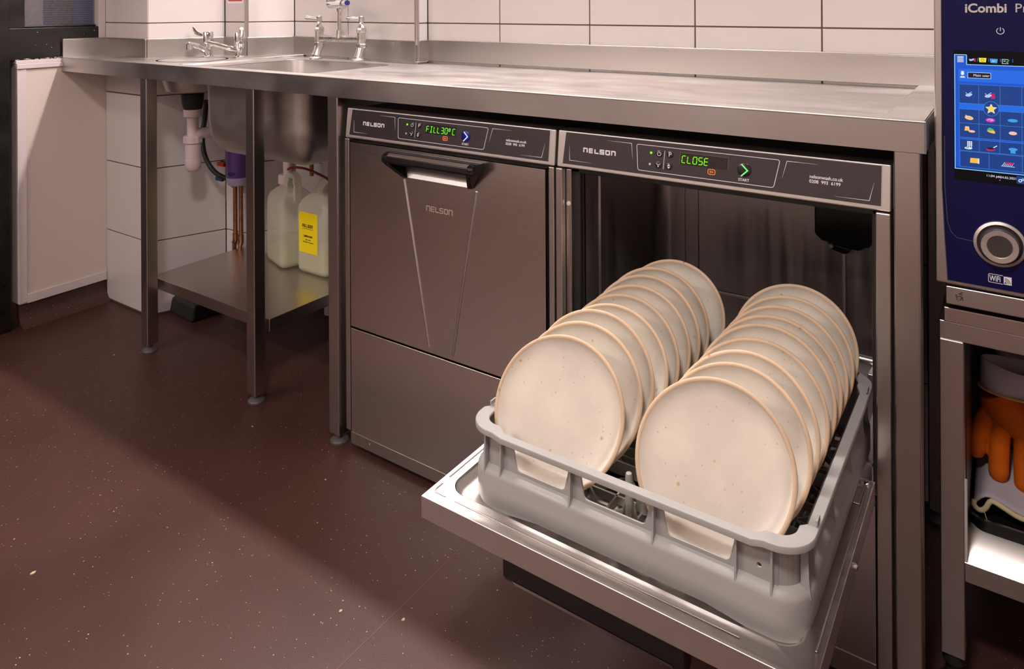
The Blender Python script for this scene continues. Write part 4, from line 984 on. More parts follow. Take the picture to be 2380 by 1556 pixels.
# ------------------------------------------------------------------ under the bench
tr = thing('basin_trap', (-1.02, 0.24, 0.51), 'white plastic bottle trap hanging below the hand basin', 'waste trap')
bm = bmesh.new(); lathe(bm, [(0.030, 0.7950), (0.036, 0.7880), (0.034, 0.7600), (0.0280, 0.7360), (0.0260, 0.728)], (BC[0], BC[1], 0), 24); obj('basin_outlet', bm, M['black_matte'], tr, smooth=True)
bx, by = BC
bm = bmesh.new(); lathe(bm, [(0.018, 0.60), (0.018, 0.712), (0.028, 0.714), (0.029, 0.738), (0.024, 0.740)], (bx, by, 0), 24); obj('inlet_pipe', bm, M['white_plastic'], tr, smooth=True, split=40)
bm = bmesh.new(); lathe(bm, [(0.026, 0.624), (0.031, 0.626), (0.031, 0.648), (0.027, 0.650)], (bx, by, 0), 10)
for k in range(12): pass
obj('trap_nut', bm, M['white_plastic'], tr, bev=0.002)
bm = bmesh.new(); lathe(bm, [(0.004, 0.528), (0.016, 0.531), (0.023, 0.540), (0.0255, 0.555), (0.0255, 0.572), (0.0245, 0.573), (0.0245, 0.625)], (bx, by, 0), 28)
tube(bm, [(bx, by, 0.655), (bx + 0.02, by + 0.06, 0.655), (bx + 0.03, by + 0.18, 0.655)], 0.018, 18)
obj('trap_bottle', bm, M['white_plastic'], tr, smooth=True, split=40)

bm = bmesh.new(); tube(bm, smooth_path([(-1.020, 0.29, 0.745), (-1.030, 0.29, 0.68), (-1.030, 0.28, 0.615), (-1.008, 0.275, 0.552), (-0.970, 0.28, 0.506), (-0.925, 0.29, 0.484), (-0.880, 0.315, 0.478), (-0.86, 0.36, 0.478)], 8), 0.0085, 14)
top(obj('rubber_hose', bm, M['black_matte'], smooth=True), 'black rubber hose curving down behind the white trap to the wall', 'hose')

for lab, colr, loc in (('red-handled isolating valve behind the sink bowl', M['red'], (-0.948, 0.315, 0.524)), ('blue-handled isolating valve below the red one', M['blue'], (-0.958, 0.315, 0.471))):
    v = thing('isolating_valve', loc, lab, 'valve'); x, y, z = loc
    bm = bmesh.new(); tube(bm, [(x - 0.022, y, z), (x + 0.035, y, z - 0.002)], 0.0075, 14); tube(bm, [(x + 0.028, y, z), (x + 0.028, y + 0.02, z - 0.03)], 0.007, 12); obj('valve_body', bm, M['copper'] if colr is M['blue'] else M['black_matte'], v, smooth=True, split=40)
    bm = bmesh.new(); box(bm, x - 0.020, x + 0.018, y - 0.020, y - 0.009, z - 0.007, z + 0.006); tube(bm, [(x, y, z), (x, y - 0.012, z)], 0.005, 10); obj('lever', bm, colr, v, bev=0.003)

for k, (x, lab) in enumerate(((-0.9640, 'left of two tarnished copper pipes running down the tiled wall'), (-0.9310, 'right of two tarnished copper pipes running down the tiled wall'))):
    cp = thing('copper_pipe', (x, 0.366, 0.22), lab, 'pipe', 'copper pipes under the sink')
    bm = bmesh.new(); tube(bm, [(x, 0.366, 0.235), (x, 0.366, 0.50)], 0.0078, 16); obj('tube', bm, M['copper'], cp, smooth=True)
    bm = bmesh.new(); tube(bm, [(x, 0.366, 0.262), (x, 0.366, 0.236), (x - 0.004, 0.364, 0.226)], 0.0098, 16); obj('elbow', bm, M['copper'], cp, smooth=True)
    bm = bmesh.new(); tube(bm, [(x - 0.003, 0.364, 0.226), (x - 0.006, 0.363, 0.05)], 0.0075, 12); obj('lower_tube', bm, M['copper'], cp, smooth=True)

pb = thing('purple_bottle', (-0.853, 0.30, 0.47), 'lilac dosing bottle with a purple label hanging behind the second leg', 'bottle')
bm = bmesh.new(); lathe(bm, [(0.032, 0.466), (0.037, 0.474), (0.039, 0.485), (0.039, 0.585), (0.03, 0.60)], (-0.853, 0.300, 0), 28); pbb = obj('body', bm, M['lilac'], pb, smooth=True, split=50)
bm = bmesh.new(); lathe(bm, [(0.0394, 0.494), (0.0394, 0.585)], (-0.853, 0.300, 0), 28, cap=False); obj('printed_label', bm, M['purple'], pb, smooth=True)
bm = bmesh.new(); prism(bm, [(0.012 * math.cos(a), 0.006 * math.sin(a)) for a in [2 * PI * k / 16 for k in range(16)]], plane((-0.838, 0.2635, 0.510), (1, 0.5, 0), (0, 0, 1)), 0.003); obj('label_mark', bm, M['purple_dark'], pbb)

for lab, x, y, z1_, z0_ in (('white plastic sink waste pipe with a nut above the jerrycans', -0.7000, 0.392, 0.600, 0.45), ('white upright waste pipe half hidden behind the third bench leg', -0.5350, 0.425, 0.600, 0.05)):
    wp = thing('waste_pipe', (x, y, z0_), lab, 'pipe')
    bm = bmesh.new(); tube(bm, [(x, y, z0_), (x, y, z1_)], 0.019, 20); obj('pipe', bm, M['white_plastic'], wp, smooth=True)
    bm = bmesh.new(); lathe(bm, [(0.024, z1_ - 0.045), (0.028, z1_ - 0.043), (0.028, z1_ - 0.012), (0.024, z1_ - 0.010)], (x, y, 0), 12); obj('nut', bm, M['white_plastic'], wp, bev=0.002)
bm = bmesh.new(); tube(bm, [(-0.605, 0.41, 0.505), (-0.605, 0.41, 0.604)], 0.007, 12); lathe(bm, [(0.011, 0.548), (0.012, 0.552), (0.011, 0.566)], (-0.605, 0.41, 0), 8)
top(obj('supply_pipe', bm, M['copper'], smooth=True, split=40), 'short dark supply pipe with a fitting between the white waste pipes', 'pipe')

def jerrycan(c, yaw, label, full, with_label, with_cap):
    root = thing('jerrycan', (c[0], c[1], SHZ), label, 'jerrycan', 'jerrycans on the undershelf')
    T = Matrix.Translation((c[0], c[1], SHZ + 0.001)) @ Matrix.Rotation(yaw, 4, 'Z')
    W_, D_ = 0.074, 0.060                                  # half sizes
    def shell(bm, grow, secs):
        rings = []
        for s, z, dx in secs:
            rings.append([bm.verts.new(T @ Vector((p[0] * 1.0 + dx, p[1], z))) for p in rrect(-W_ * s + grow, W_ * s - grow, -D_ * s + grow, D_ * s - grow, 0.022 * s, 5)])
        n = len(rings[0])
        for a, c_ in zip(rings, rings[1:]):
            for j in range(n): bm.faces.new((a[j], a[(j + 1) % n], c_[(j + 1) % n], c_[j]))
        bm.faces.new(rings[0][::-1]); bm.faces.new(rings[-1])
    bm = bmesh.new(); shell(bm, 0, [(0.86, 0, 0), (0.97, 0.008, 0), (1.0, 0.02, 0), (1.0, 0.195, 0), (0.98, 0.212, 0), (0.86, 0.232, 0), (0.58, 0.248, 0), (0.42, 0.252, 0)])
    body = obj('body', bm, M['can'], root, smooth=True, split=60)
    bm = bmesh.new(); shell(bm, 0.003, [(0.86, 0.003, 0), (0.97, 0.010, 0), (1.0, 0.02, 0), (1.0, full, 0)]); obj('liquid', bm, M['liquid'], root, smooth=True, split=40)
    bm = bmesh.new()
    hp = [(-0.030, 0.215), (-0.030, 0.258), (-0.012, 0.292), (0.010, 0.304), (0.050, 0.304), (0.066, 0.292), (0.071, 0.262), (0.072, 0.205), (0.03, 0.205)]
    hole = [(0.004, 0.238), (0.004, 0.262), (0.018, 0.284), (0.044, 0.286), (0.053, 0.276), (0.053, 0.236)]
    holed(bm, hp, [hole], T @ Matrix(((1, 0, 0, 0), (0, 0, -1, 0), (0, 1, 0, 0), (0, 0, 0, 1))), 0.026)
    obj('handle', bm, M['can'], root, bev=0.007, seg=3)
    if with_cap:
        bm = bmesh.new(); lathe(bm, [(0.021, 0.242), (0.021, 0.262)], T=T @ Matrix.Translation((-0.042, 0, 0)), seg=24); obj('neck', bm, M['can'], root, smooth=True)
        bm = bmesh.new(); lathe(bm, [(0.0245, 0.256), (0.025, 0.258), (0.0245, 0.284), (0.021, 0.287)], T=T @ Matrix.Translation((-0.042, 0, 0)), seg=24); obj('cap', bm, M['white_plastic'], root, smooth=True, split=30)
    if with_label:
        Tl = T @ plane((0, -D_ - 0.0008, 0), (1, 0, 0), (0, 0, 1))
        bm = bmesh.new(); prism(bm, [(-0.053, 0.068), (0.034, 0.068), (0.034, 0.198), (-0.053, 0.198)], Tl, 0.0006); lb = obj('paper_label', bm, M['yellow'], root)
        bm = bmesh.new(); nelson(bm, Tl @ Matrix.Translation((-0.037, 0.150, 0.0007)), 0.052, 0.010, 0.0022)
        text(bm, 'GLASSWASH', 0.0001, Tl) if False else None
        stroke(bm, [(-0.037, 0.1455), (0.016, 0.1455)], 0.0010, Tl @ Matrix.Translation((0, 0, 0.0007)))
        text(bm, 'LIMEWASH', 0.0085, Tl @ Matrix.Translation((-0.010, 0.119, 0.0009)), 'CENTER', bold=0.0003)
        text(bm, 'glass wash', 0.006, Tl @ Matrix.Translation((-0.010, 0.109, 0.0009)), 'CENTER'); text(bm, 'detergent for glasses', 0.006, Tl @ Matrix.Translation((-0.010, 0.1015, 0.0009)), 'CENTER')
        obj('label_lettering', bm, M['ink'], lb)
    return root
jerrycan((-0.668, 0.372), math.radians(-18), 'translucent jerrycan with a white cap and a red tube, left of the labelled one', 0.075, False, True)
jerrycan((-0.5060, 0.380), 0.0, 'translucent jerrycan with a yellow label in front at the shelf end', 0.105, True, False)
bm = bmesh.new(); tube(bm, smooth_path([(-0.705, 0.385, 0.44), (-0.708, 0.384, 0.50), (-0.690, 0.380, 0.522), (-0.640, 0.372, 0.536), (-0.57, 0.36, 0.541), (-0.49, 0.35, 0.533), (-0.42, 0.34, 0.52), (-0.34, 0.335, 0.50)], 8), 0.0042, 10)
top(obj('dosing_tube', bm, M['red_hose'], smooth=True), 'thin dark red tube arching out of the capped jerrycan', 'tube')

fp = thing('foot_pedal', (-1.06, 0.27, 0), 'black pedal-like box on the floor against the wall under the shelf, with a white oval', 'foot pedal')
Tp = Matrix.Translation((-1.045, 0.262, 0)) @ Matrix.Rotation(math.radians(-4), 4, 'Z')
bm = bmesh.new()
pr = [(-0.065, 0.0), (0.075, 0.0), (0.075, 0.030), (-0.060, 0.062), (-0.075, 0.050)]
prism(bm, [(-0.068, 0.0), (0.060, 0.0), (0.060, 0.050), (-0.058, 0.056)], Tp @ Matrix(((0, 0, 1, -0.072), (1, 0, 0, 0), (0, 1, 0, 0), (0, 0, 0, 1))), 0.165)
obj('housing', bm, M['black_matte'], fp, bev=0.010, seg=3)
bm = bmesh.new(); prism(bm, [(0.019 * math.cos(a), 0.012 * math.sin(a)) for a in [2 * PI * k / 20 for k in range(20)]], Tp @ Matrix.Translation((-0.046, -0.032, 0.0535)) @ Matrix.Rotation(-0.1, 4, 'X'), 0.0016); obj('oval_badge', bm, M['white_plastic'], fp)
bm = bmesh.new(); 
for k in range(2): box(bm, -0.018, 0.030, -0.030 - 0.010 * k, -0.028 - 0.010 * k, 0.0530, 0.0556, Tp)
obj('printed_lines', bm, M['foot'], fp)

# ------------------------------------------------------------------ combi oven on its stand
oven = thing('combi_oven', (1.55, 0.42, 0.60), 'combi oven with a navy glass control panel and lit touch screen', 'oven')
OYF = 0.040; OXL = 1.2595
bm = bmesh.new(); box(bm, OXL + 0.0, OXL + 0.72, OYF + 0.03, 0.50, 0.6465, 1.42); obj('housing', bm, M['steel'], oven, bev=0.003)
bm = bmesh.new(); prism(bm, [(OXL, 0.6500), (OXL + 0.20, 0.6475), (OXL + 0.20, 1.40), (OXL, 1.40)], plane((0, OYF + 0.03, 0), (1, 0, 0), (0, 0, 1)), 0.0285); obj('panel_surround', bm, M['steel'], oven, bev=0.003)
bm = bmesh.new(); box(bm, 1.2731, OXL + 0.72, OYF + 0.004, 0.50, 0.6180, 0.6460); obj('plinth', bm, M['steel'], oven, bev=0.002)
Tn = lambda off=0.0: plane((0, OYF + 0.0015 - off, 0), (1, 0, 0), (0, 0, 1))
bm = bmesh.new(); prism(bm, [(1.2767, 0.6570), (1.4500, 0.6560), (1.4500, 1.39), (1.2705, 1.39), (1.2705, 1.00), (1.2703, 0.80), (1.2725, 0.72)], Tn(), 0.003); pn = obj('control_panel', bm, M['navy'], oven, bev=0.001, label='navy glass control panel')
bm = bmesh.new(); prism(bm, [(1.2865, 0.8120), (1.4450, 0.8100), (1.4450, 1.0075), (1.2860, 1.0080)], Tn(0.003), 0.0004); obj('black_display_field', bm, M['black_glass'], pn)
bm = bmesh.new(); stroke(bm, [(1.2735, 0.8770), (1.2735, 0.80), (1.2770, 0.745), (1.2815, 0.731), (1.2890, 0.7235), (1.3100, 0.7215)], 0.0009, Tn(0.003), 0.0004)
stroke(bm, [(1.2700, 1.39), (1.2698, 0.80), (1.2730, 0.72), (1.2765, 0.6565), (1.45, 0.6553)], 0.0010, Tn(0.0015), 0.002); obj('panel_outline', bm, M['foot'], pn)
# lit screen
def em(name, r, g_, b_, s=1.0): return mat(name, (0, 0, 0, 1), 0.3, emit=srgb(r, g_, b_), estr=s)
E_ = dict(blue=em('screen_blue', 12, 82, 205), deep=em('screen_deep_blue', 10, 60, 135), band=em('screen_band', 20, 105, 225), line=em('screen_line', 150, 225, 255), grid=em('screen_grid', 70, 140, 225), white=em('screen_white', 225, 235, 250), pink=em('screen_crimson', 205, 25, 95),
          yellow=em('screen_yellow', 238, 228, 60), star=em('screen_star', 255, 215, 70), green=em('screen_green', 50, 190, 130), peach=em('screen_peach', 240, 195, 170), magenta=em('screen_magenta', 215, 60, 190), dark=em('screen_dark', 6, 14, 40), orange=em('screen_orange', 250, 190, 70), lblue=em('screen_light_blue', 60, 160, 230), lilac=em('screen_pale_blue', 175, 200, 245))
S0, S1, SZ0, SZ1 = 1.2873, 1.4350, 0.8290, 1.0005
def layer(name, key, polys=(), strokes=(), texts=(), off=0.0042, parent=None):
    bm = bmesh.new(); T = Tn(off)
    for p in polys: prism(bm, p, T, 0.0002)
    for p, wd in strokes: stroke(bm, p, wd, T, 0.0002)
    for s, size, x, z in texts: text(bm, s, size, T @ Matrix.Translation((x, z, 0.0002)), h=0.0001)
    return obj(name, bm, E_[key], pn)
def R(a, c, z0_, z1_): return [(a, z0_), (c, z0_), (c, z1_), (a, z1_)]
def ell(cx, cz, a, b_, rot=0.0, n=20): return [(cx + a * math.cos(t) * math.cos(rot) - b_ * math.sin(t) * math.sin(rot), cz + a * math.cos(t) * math.sin(rot) + b_ * math.sin(t) * math.cos(rot)) for t in [2 * PI * k / n for k in range(n)]]
TAB = 1.3028
layer('screen_background', 'blue', [[(S0, SZ0), (S1, SZ0), (S1, 0.9868), (TAB, 0.9868), (TAB, SZ1), (S0, SZ1)]], off=0.0034)
layer('screen_band', 'band', [R(1.2920, S1, 0.9610, 0.9800), R(1.2925, S1, 0.9190, 0.9290)], off=0.0036)
layer('screen_tiles', 'deep', [R(1.2925, S1, 0.9285, 0.9570), [(1.2935, 0.8770), (S1, 0.8770), (S1, 0.9195), (1.2930, 0.9195)], [(1.2945, 0.8325), (S1, 0.8325), (S1, 0.8745), (1.2935, 0.8745)], R(S0 + 0.001, S1, SZ0 + .001, 0.8320)], off=0.0038)
gr = []
for z0_, z1_, xs in ((0.9285, 0.9570, (1.3180, 1.3445, 1.371)), (0.8770, 0.9195, (1.3180, 1.3445, 1.371)), (0.8570, 0.8745, (1.3185, 1.3440, 1.371)), (0.8325, 0.8560, (1.3305, 1.371))):
    gr += [([(1.2930, z0_), (S1, z0_)], 0.0004), ([(1.2930, z1_), (S1, z1_)], 0.0004), ([(1.2930, z0_), (1.2930, z1_)], 0.0004)] + [([(x, z0_), (x, z1_)], 0.0004) for x in xs]
gr.append(([(1.293, 0.8985), (S1, 0.8985)], 0.0004))
layer('screen_grid', 'grid', (), gr, off=0.0040)
layer('screen_border', 'line', (), [([(S1, SZ0), (S0, SZ0), (S0, SZ1 + .001), (TAB - .001, SZ1 + .001), (TAB, SZ1), (TAB, 0.9868), (S1, 0.9868)], 0.0009)], off=0.0041)
layer('menu_lines', 'white', [R(1.2908, 1.2990, z, z + 0.0010) for z in (0.9902, 0.9922, 0.9942, 0.9962, 0.9980)])
# tab icons
layer('tab_meat_icon', 'lilac', [ell(1.3085, 0.9938, 0.0026, 0.0014), ell(1.3110, 0.9948, 0.0018, 0.0012, .5)], [([(1.3060, 0.9955), (1.3080, 0.9930), (1.3115, 0.9960)], 0.0006)])
layer('tab_red_bars', 'pink', [R(1.3118, 1.3145, z, z + 0.0013) for z in (0.9918, 0.9934, 0.9950)])
layer('tab_dividers', 'grid', [R(x, x + .0005, 0.992, 0.997) for x in (1.3165, 1.3305, 1.3450, 1.3600)])
layer('tab_yellow_card', 'yellow', [[(1.3190, 0.9910), (1.3272, 0.9910), (1.3280, 0.9975), (1.3182, 0.9975)]])
layer('tab_yellow_mark', 'dark', (), [([(1.3210, 0.9945), (1.3220, 0.9960), (1.3231, 0.9952), (1.3242, 0.9960), (1.3252, 0.9945), (1.3243, 0.9925), (1.3219, 0.9925), (1.3210, 0.9945)], 0.0004)], off=0.0046)
layer('tab_blue_card', 'lblue', [[(1.3330, 0.9905), (1.3412, 0.9903), (1.3420, 0.9965), (1.3322, 0.9968)]])
layer('tab_blue_mark', 'white', [R(1.3350, 1.3395, 0.9935, 0.9940), R(1.3350, 1.3375, 0.9924, 0.9929)], off=0.0046)
layer('tab_note_icon', 'white', (), [([(1.3545, 0.9955), (1.3545, 0.9962), (1.3475, 0.9962), (1.3475, 0.9900), (1.3545, 0.9900), (1.3545, 0.992)], 0.0006), ([(1.349, 0.9942), (1.352, 0.9942)], 0.0005), ([(1.349, 0.9930), (1.351, 0.9930)], 0.0005)])
layer('tab_pencil', 'green', (), [([(1.3522, 0.9915), (1.3558, 0.9952)], 0.0012)], off=0.0046)
# user row
layer('user_field', 'dark', [R(1.3042, 1.3332, 0.9668, 0.9752)]); layer('user_field_edge', 'white', (), [([(1.3042, 0.9668), (1.3332, 0.9668), (1.3332, 0.9752), (1.3042, 0.9752), (1.3042, 0.9664)], 0.0005)], off=0.0046)
layer('user_name', 'white', (), (), [('Main user', 0.0052, 1.3112, 0.9694)], off=0.0046)
layer('chef_icon', 'white', [ell(1.2975, 0.9730, 0.0022, 0.0024), R(1.2957, 1.2993, 0.9736, 0.9768), [(1.2942, 0.9668), (1.3008, 0.9668), (1.2998, 0.9690), (1.2952, 0.9690)]])
# first row of food icons
for dx, nm in ((1.3045, 'left'), (1.3290, 'right')):
    layer('meat_icon', 'lilac', [ell(dx, 0.9405, 0.0036, 0.0019), ell(dx + .0028, 0.9418, 0.0026, 0.0018, .4)], [([(dx - 0.003, 0.9450), (dx - 0.001, 0.9420), (dx + 0.0048, 0.9462)], 0.0008)])
layer('red_bars', 'pink', [R(1.3335, 1.3382, z, z + 0.0016) for z in (0.9375, 0.9394, 0.9413, 0.9432)])
layer('star_disc', 'deep', [ell(1.3335, 0.9225, 0.0092, 0.0105, n=32)], off=0.0043)
layer('star_ring', 'grid', (), [(ell(1.3335, 0.9225, 0.0095, 0.0108, n=32) + [(1.343, 0.9225)], 0.0005)], off=0.0045)
st_ = []
for k in range(10):
    a = PI / 2 + k * PI / 5; r0 = (0.0062 if k % 2 == 0 else 0.0028); st_.append((1.3335 + r0 * math.cos(a), 0.9222 + r0 * 1.1 * math.sin(a)))
layer('star_outline', 'white', (), [(st_ + [st_[0]], 0.0012)], off=0.0047); layer('star_icon', 'star', [st_], off=0.0049)
layer('poultry_icon', 'peach', [ell(1.3055, 0.9068, 0.0056, 0.0030, -.2)], [([(1.3010, 0.9108), (1.3050, 0.9072)], 0.0012)]); layer('poultry_leg', 'leaf' if False else 'orange', [ell(1.3058, 0.9072, 0.0026, 0.0015, -.3)], off=0.0046)
layer('steak_icon', 'magenta', [ell(1.3325, 0.9055, 0.0058, 0.0030)]); layer('steak_mark', 'white', (), [([(1.3285, 0.9050), (1.3310, 0.9068), (1.3350, 0.9066), (1.3355, 0.9050), (1.3322, 0.9048)], 0.0005)], off=0.0046)
layer('fish_icon', 'lblue', [ell(1.3600, 0.9070, 0.0060, 0.0024), [(1.3535, 0.9070), (1.3550, 0.9050), (1.356, 0.9070), (1.3550, 0.909)]])
layer('pudding_icon', 'orange', [[(1.2995, 0.8872), (1.3065, 0.8872), (1.3055, 0.8932), (1.3005, 0.8932)]]); layer('pudding_sauce', 'peach', [[(1.3003, 0.8912), (1.3058, 0.8912), (1.3055, 0.8938), (1.3005, 0.8938)], ell(1.3090, 0.8868, 0.0042, 0.0018)], off=0.0046)
layer('broccoli_icon', 'green', [ell(1.3318, 0.8920, 0.0026, 0.0022), ell(1.3345, 0.8912, 0.0020, 0.0018), ell(1.3300, 0.8906, 0.0020, 0.0014)]); layer('carrot_icon', 'orange', [ell(1.3335, 0.8880, 0.0052, 0.0014, -.25), ell(1.3355, 0.8888, 0.0026, 0.0016)], off=0.0046)
layer('ham_icon', 'peach', [ell(1.3600, 0.8885, 0.0050, 0.0026)])
layer('steamer_icon', 'white', [R(1.3030, 1.3095, z, z + .0009) for z in (0.8645, 0.8665, 0.8685, 0.8705)] + [R(x, x + .0008, 0.8625, 0.8718) for x in (1.303, 1.3055, 1.308)] + [ell(1.3045, 0.8612, 0.0050, 0.0018)])
layer('steamer_food', 'green', [ell(1.3035, 0.8618, 0.0018, 0.0009)], off=0.0046)
layer('pan_icon', 'pink', [ell(1.3325, 0.8622, 0.0056, 0.0024)], off=0.0042); layer('pan_inside', 'dark', [ell(1.3325, 0.8636, 0.0048, 0.0015)], off=0.0046); layer('pan_handle', 'white', (), [([(1.3360, 0.8650), (1.3405, 0.8682)], 0.0012)], off=0.0047)
layer('pot_icon', 'lblue', [ell(1.3600, 0.8650, 0.0055, 0.0022), R(1.357, 1.363, 0.8590, 0.8640)])
layer('oven_icon', 'orange', [[(1.3065, 0.8395), (1.3165, 0.8395), (1.3165, 0.8468), (1.3070, 0.8468)]]); layer('oven_icon_panel', 'white', [R(1.3166, 1.3182, 0.8390, 0.8470)], off=0.0045)
layer('grill_icon', 'white', (), [([(1.3470 + k * .0022, 0.8400), (1.3500 + k * .0022, 0.8450)], 0.0006) for k in range(6)] + [([(1.3455, 0.8392), (1.3620, 0.8392)], 0.0006)]); layer('grill_food', 'pink', [ell(1.3530, 0.8442, 0.003, 0.0014), ell(1.3580, 0.8436, 0.003, 0.0014)], off=0.0046)
layer('clock_lettering', 'white', (), [([(1.3425, 0.8212), (1.3425, 0.8245)], 0.0004)], [('11:04 pm', 0.0048, 1.3268, 0.8213), ('24.02.2021', 0.0046, 1.3440, 0.8210)], off=0.0040)
layer('settings_field', 'deep', [R(1.3645, 1.3900, 0.8160, 0.8265)], [([(1.3645, 0.8160), (1.3645, 0.8265), (1.39, 0.8265), (1.39, 0.8160), (1.3645, 0.8160)], 0.0006)], off=0.0038)
layer('settings_gear', 'white', (), [(ell(1.3685, 0.8203, 0.0018, 0.0018) + [(1.3703, 0.8203)], 0.0009), (ell(1.3718, 0.8222, 0.0013, 0.0013) + [(1.3731, 0.8222)], 0.0007)], off=0.0044)
layer('status_dot', 'magenta', [R(1.3430, 1.3446, 0.8172, 0.8186)], off=0.0044)
# printed name, power mark, WiFi badge
bm = bmesh.new(); text(bm, 'iCombi', 0.0185, Tn(0.003) @ Matrix.Translation((1.3005, 1.0655, 0.0002)), bold=0.0005, sx=0.97)
text(bm, 'Pro', 0.0185, Tn(0.003) @ Matrix.Translation((1.3628, 1.0655, 0.0002)), sx=0.97); obj('product_lettering', bm, M['bead'], pn)
bm = bmesh.new(); cx, cz = 1.3453, 1.0379
stroke(bm, [(cx + 0.0046 * math.sin(a), cz + 0.0046 * math.cos(a)) for a in [0.55 + i * (2 * PI - 1.1) / 20 for i in range(21)]], 0.0009, Tn(0.003)); stroke(bm, [(cx, cz), (cx, cz + 0.0055)], 0.0009, Tn(0.003)); obj('power_mark', bm, M['print'], pn)
bm = bmesh.new(); text(bm, 'WiFi', 0.0115, Tn(0.003) @ Matrix.Translation((1.3302, 0.6673, 0.0002)), bold=0.0002, sx=0.62)
stroke(bm, [(1.3468, 0.6648), (1.3300, 0.6650), (1.3290, 0.6660), (1.3290, 0.6760), (1.3300, 0.6772), (1.3468, 0.6772)], 0.0007, Tn(0.003)); prism(bm, R(1.3478, 1.3575, 0.6648, 0.6765), Tn(0.003), 0.0003); obj('wifi_badge', bm, M['print'], pn)
bm = bmesh.new()
for k in range(3): stroke(bm, [(1.3492 + 0.0022 * (k + 1) * math.cos(a), 0.6665 + 0.0024 * (k + 1) * math.sin(a)) for a in [PI / 2 * i / 6 for i in range(7)]], 0.0007, Tn(0.0034))
prism(bm, ell(1.3494, 0.6668, 0.0009, 0.0009), Tn(0.0034), 0.0003); obj('wifi_waves', bm, M['navy'], pn)
# dial
Tk = Tn(0.003) @ Matrix.Translation((1.3433, 0.7235, 0))
bm = bmesh.new(); lathe(bm, [(0.0335, 0), (0.0330, 0.003), (0.0290, 0.0045), (0.0270, 0.002), (0.0262, 0.0)], T=Tk, seg=64, cap=False); kb = obj('dial_ring', bm, M['steel_bright'], oven, smooth=True, split=40)
bm = bmesh.new(); lathe(bm, [(0.0265, 0), (0.0262, 0.004), (0.0250, 0.010)], T=Tk, seg=64); lathe(bm, [(0.0238, 0.008), (0.0245, 0.016)], T=Tk, seg=64, cap=False)
dial = obj('dial', bm, M['knob_dark'], oven, smooth=True, split=40)
bm = bmesh.new(); lathe(bm, [(0.0243, 0.010), (0.0243, 0.0165), (0.0232, 0.0180), (0.0165, 0.0178), (0.0155, 0.0168)], T=Tk, seg=64, cap=False); obj('dial_face', bm, M['steel_bright'], dial, smooth=True, split=40)
bm = bmesh.new(); lathe(bm, [(0.0157, 0.0160), (0.0157, 0.0166), (0.0, 0.0160)], T=Tk, seg=64, cap=False); obj('dial_centre', bm, M['knob_dark'], dial, smooth=True)
# greasy smudge on the plinth
bm = bmesh.new()
for k in range(22): prism(bm, ell(1.2925 + random.gauss(0, 0.0022), 0.6325 + random.gauss(0, 0.004), random.uniform(0.0004, 0.0013), random.uniform(0.0004, 0.0012), n=8), plane((0, OYF + 0.004 - 0.0001 - k * 0.00001, 0), (1, 0, 0), (0, 0, 1)), 0.0001)
obj('smudge', bm, M['black_matte'], oven)

stand = thing('oven_stand', (1.60, 0.35, 0), 'square steel stand with a low shelf under the combi oven', 'stand')
bm = bmesh.new(); box(bm, 1.2612, 1.98, 0.080, 0.50, 0.5490, 0.5785); box(bm, 1.268, 1.98, 0.075, 0.48, 0.5785, 0.6020)
obj('top_frame', bm, M['steel'], stand, bev=0.002)
for x, y in ((1.2615, 0.0795), (1.95, 0.0795), (1.2615, 0.46), (1.95, 0.46)):
    bm = bmesh.new(); box(bm, x, x + 0.0335, y, y + 0.0335, 0.052, 0.5492); l = obj('leg', bm, M['steel'], stand, bev=0.002)
    bm = bmesh.new(); lathe(bm, [(0.022, 0.0), (0.022, 0.004), (0.012, 0.010), (0.010, 0.035), (0.016, 0.036), (0.016, 0.052)], (x + 0.0168, y + 0.0168, 0), 20); obj('foot', bm, M['black_matte'], l, smooth=True, split=40)
bm = bmesh.new(); box(bm, 1.295, 1.95, 0.0800, 0.0815, 0.1770, 0.2060); box(bm, 1.295, 1.95, 0.0800, 0.49, 0.2045, 0.2060); box(bm, 1.2945, 1.2965, 0.11, 0.46, 0.177, 0.206)
obj('lower_shelf', bm, M['steel'], stand, bev=0.001)
bm = bmesh.new(); box(bm, 1.270, 1.95, 0.494, 0.498, 0.206, 0.549); box(bm, 1.2945, 1.2962, 0.1135, 0.46, 0.206, 0.549); obj('side_panel', bm, M['black_trim'], stand)
bm = bmesh.new(); tube(bm, [(1.2965, 0.0835, 0.2062), (1.2965, 0.0835, 0.335)], 0.0022, 8); obj('edge_bead', bm, M['bead'], stand)

tray = thing('black_tray', (1.50, 0.33, 0.206), 'deep black tray on the stand shelf under the gloves', 'tray')
bm = bmesh.new(); ring_sweep(bm, 1.3010, 1.75, 0.175, 0.455, 0.02, [(0, 0.2075), (0.0, 0.2100), (0.004, 0.231), (0.012, 0.233), (0.012, 0.2305), (0.006, 0.2295)], 6, closed=False)
ri = ring_sweep(bm, 1.3010, 1.75, 0.175, 0.455, 0.02, [(0, 0.2075)], 6, closed=False); bm.faces.new(ri[0]); obj('pan', bm, M['black'], tray, smooth=True, split=40)

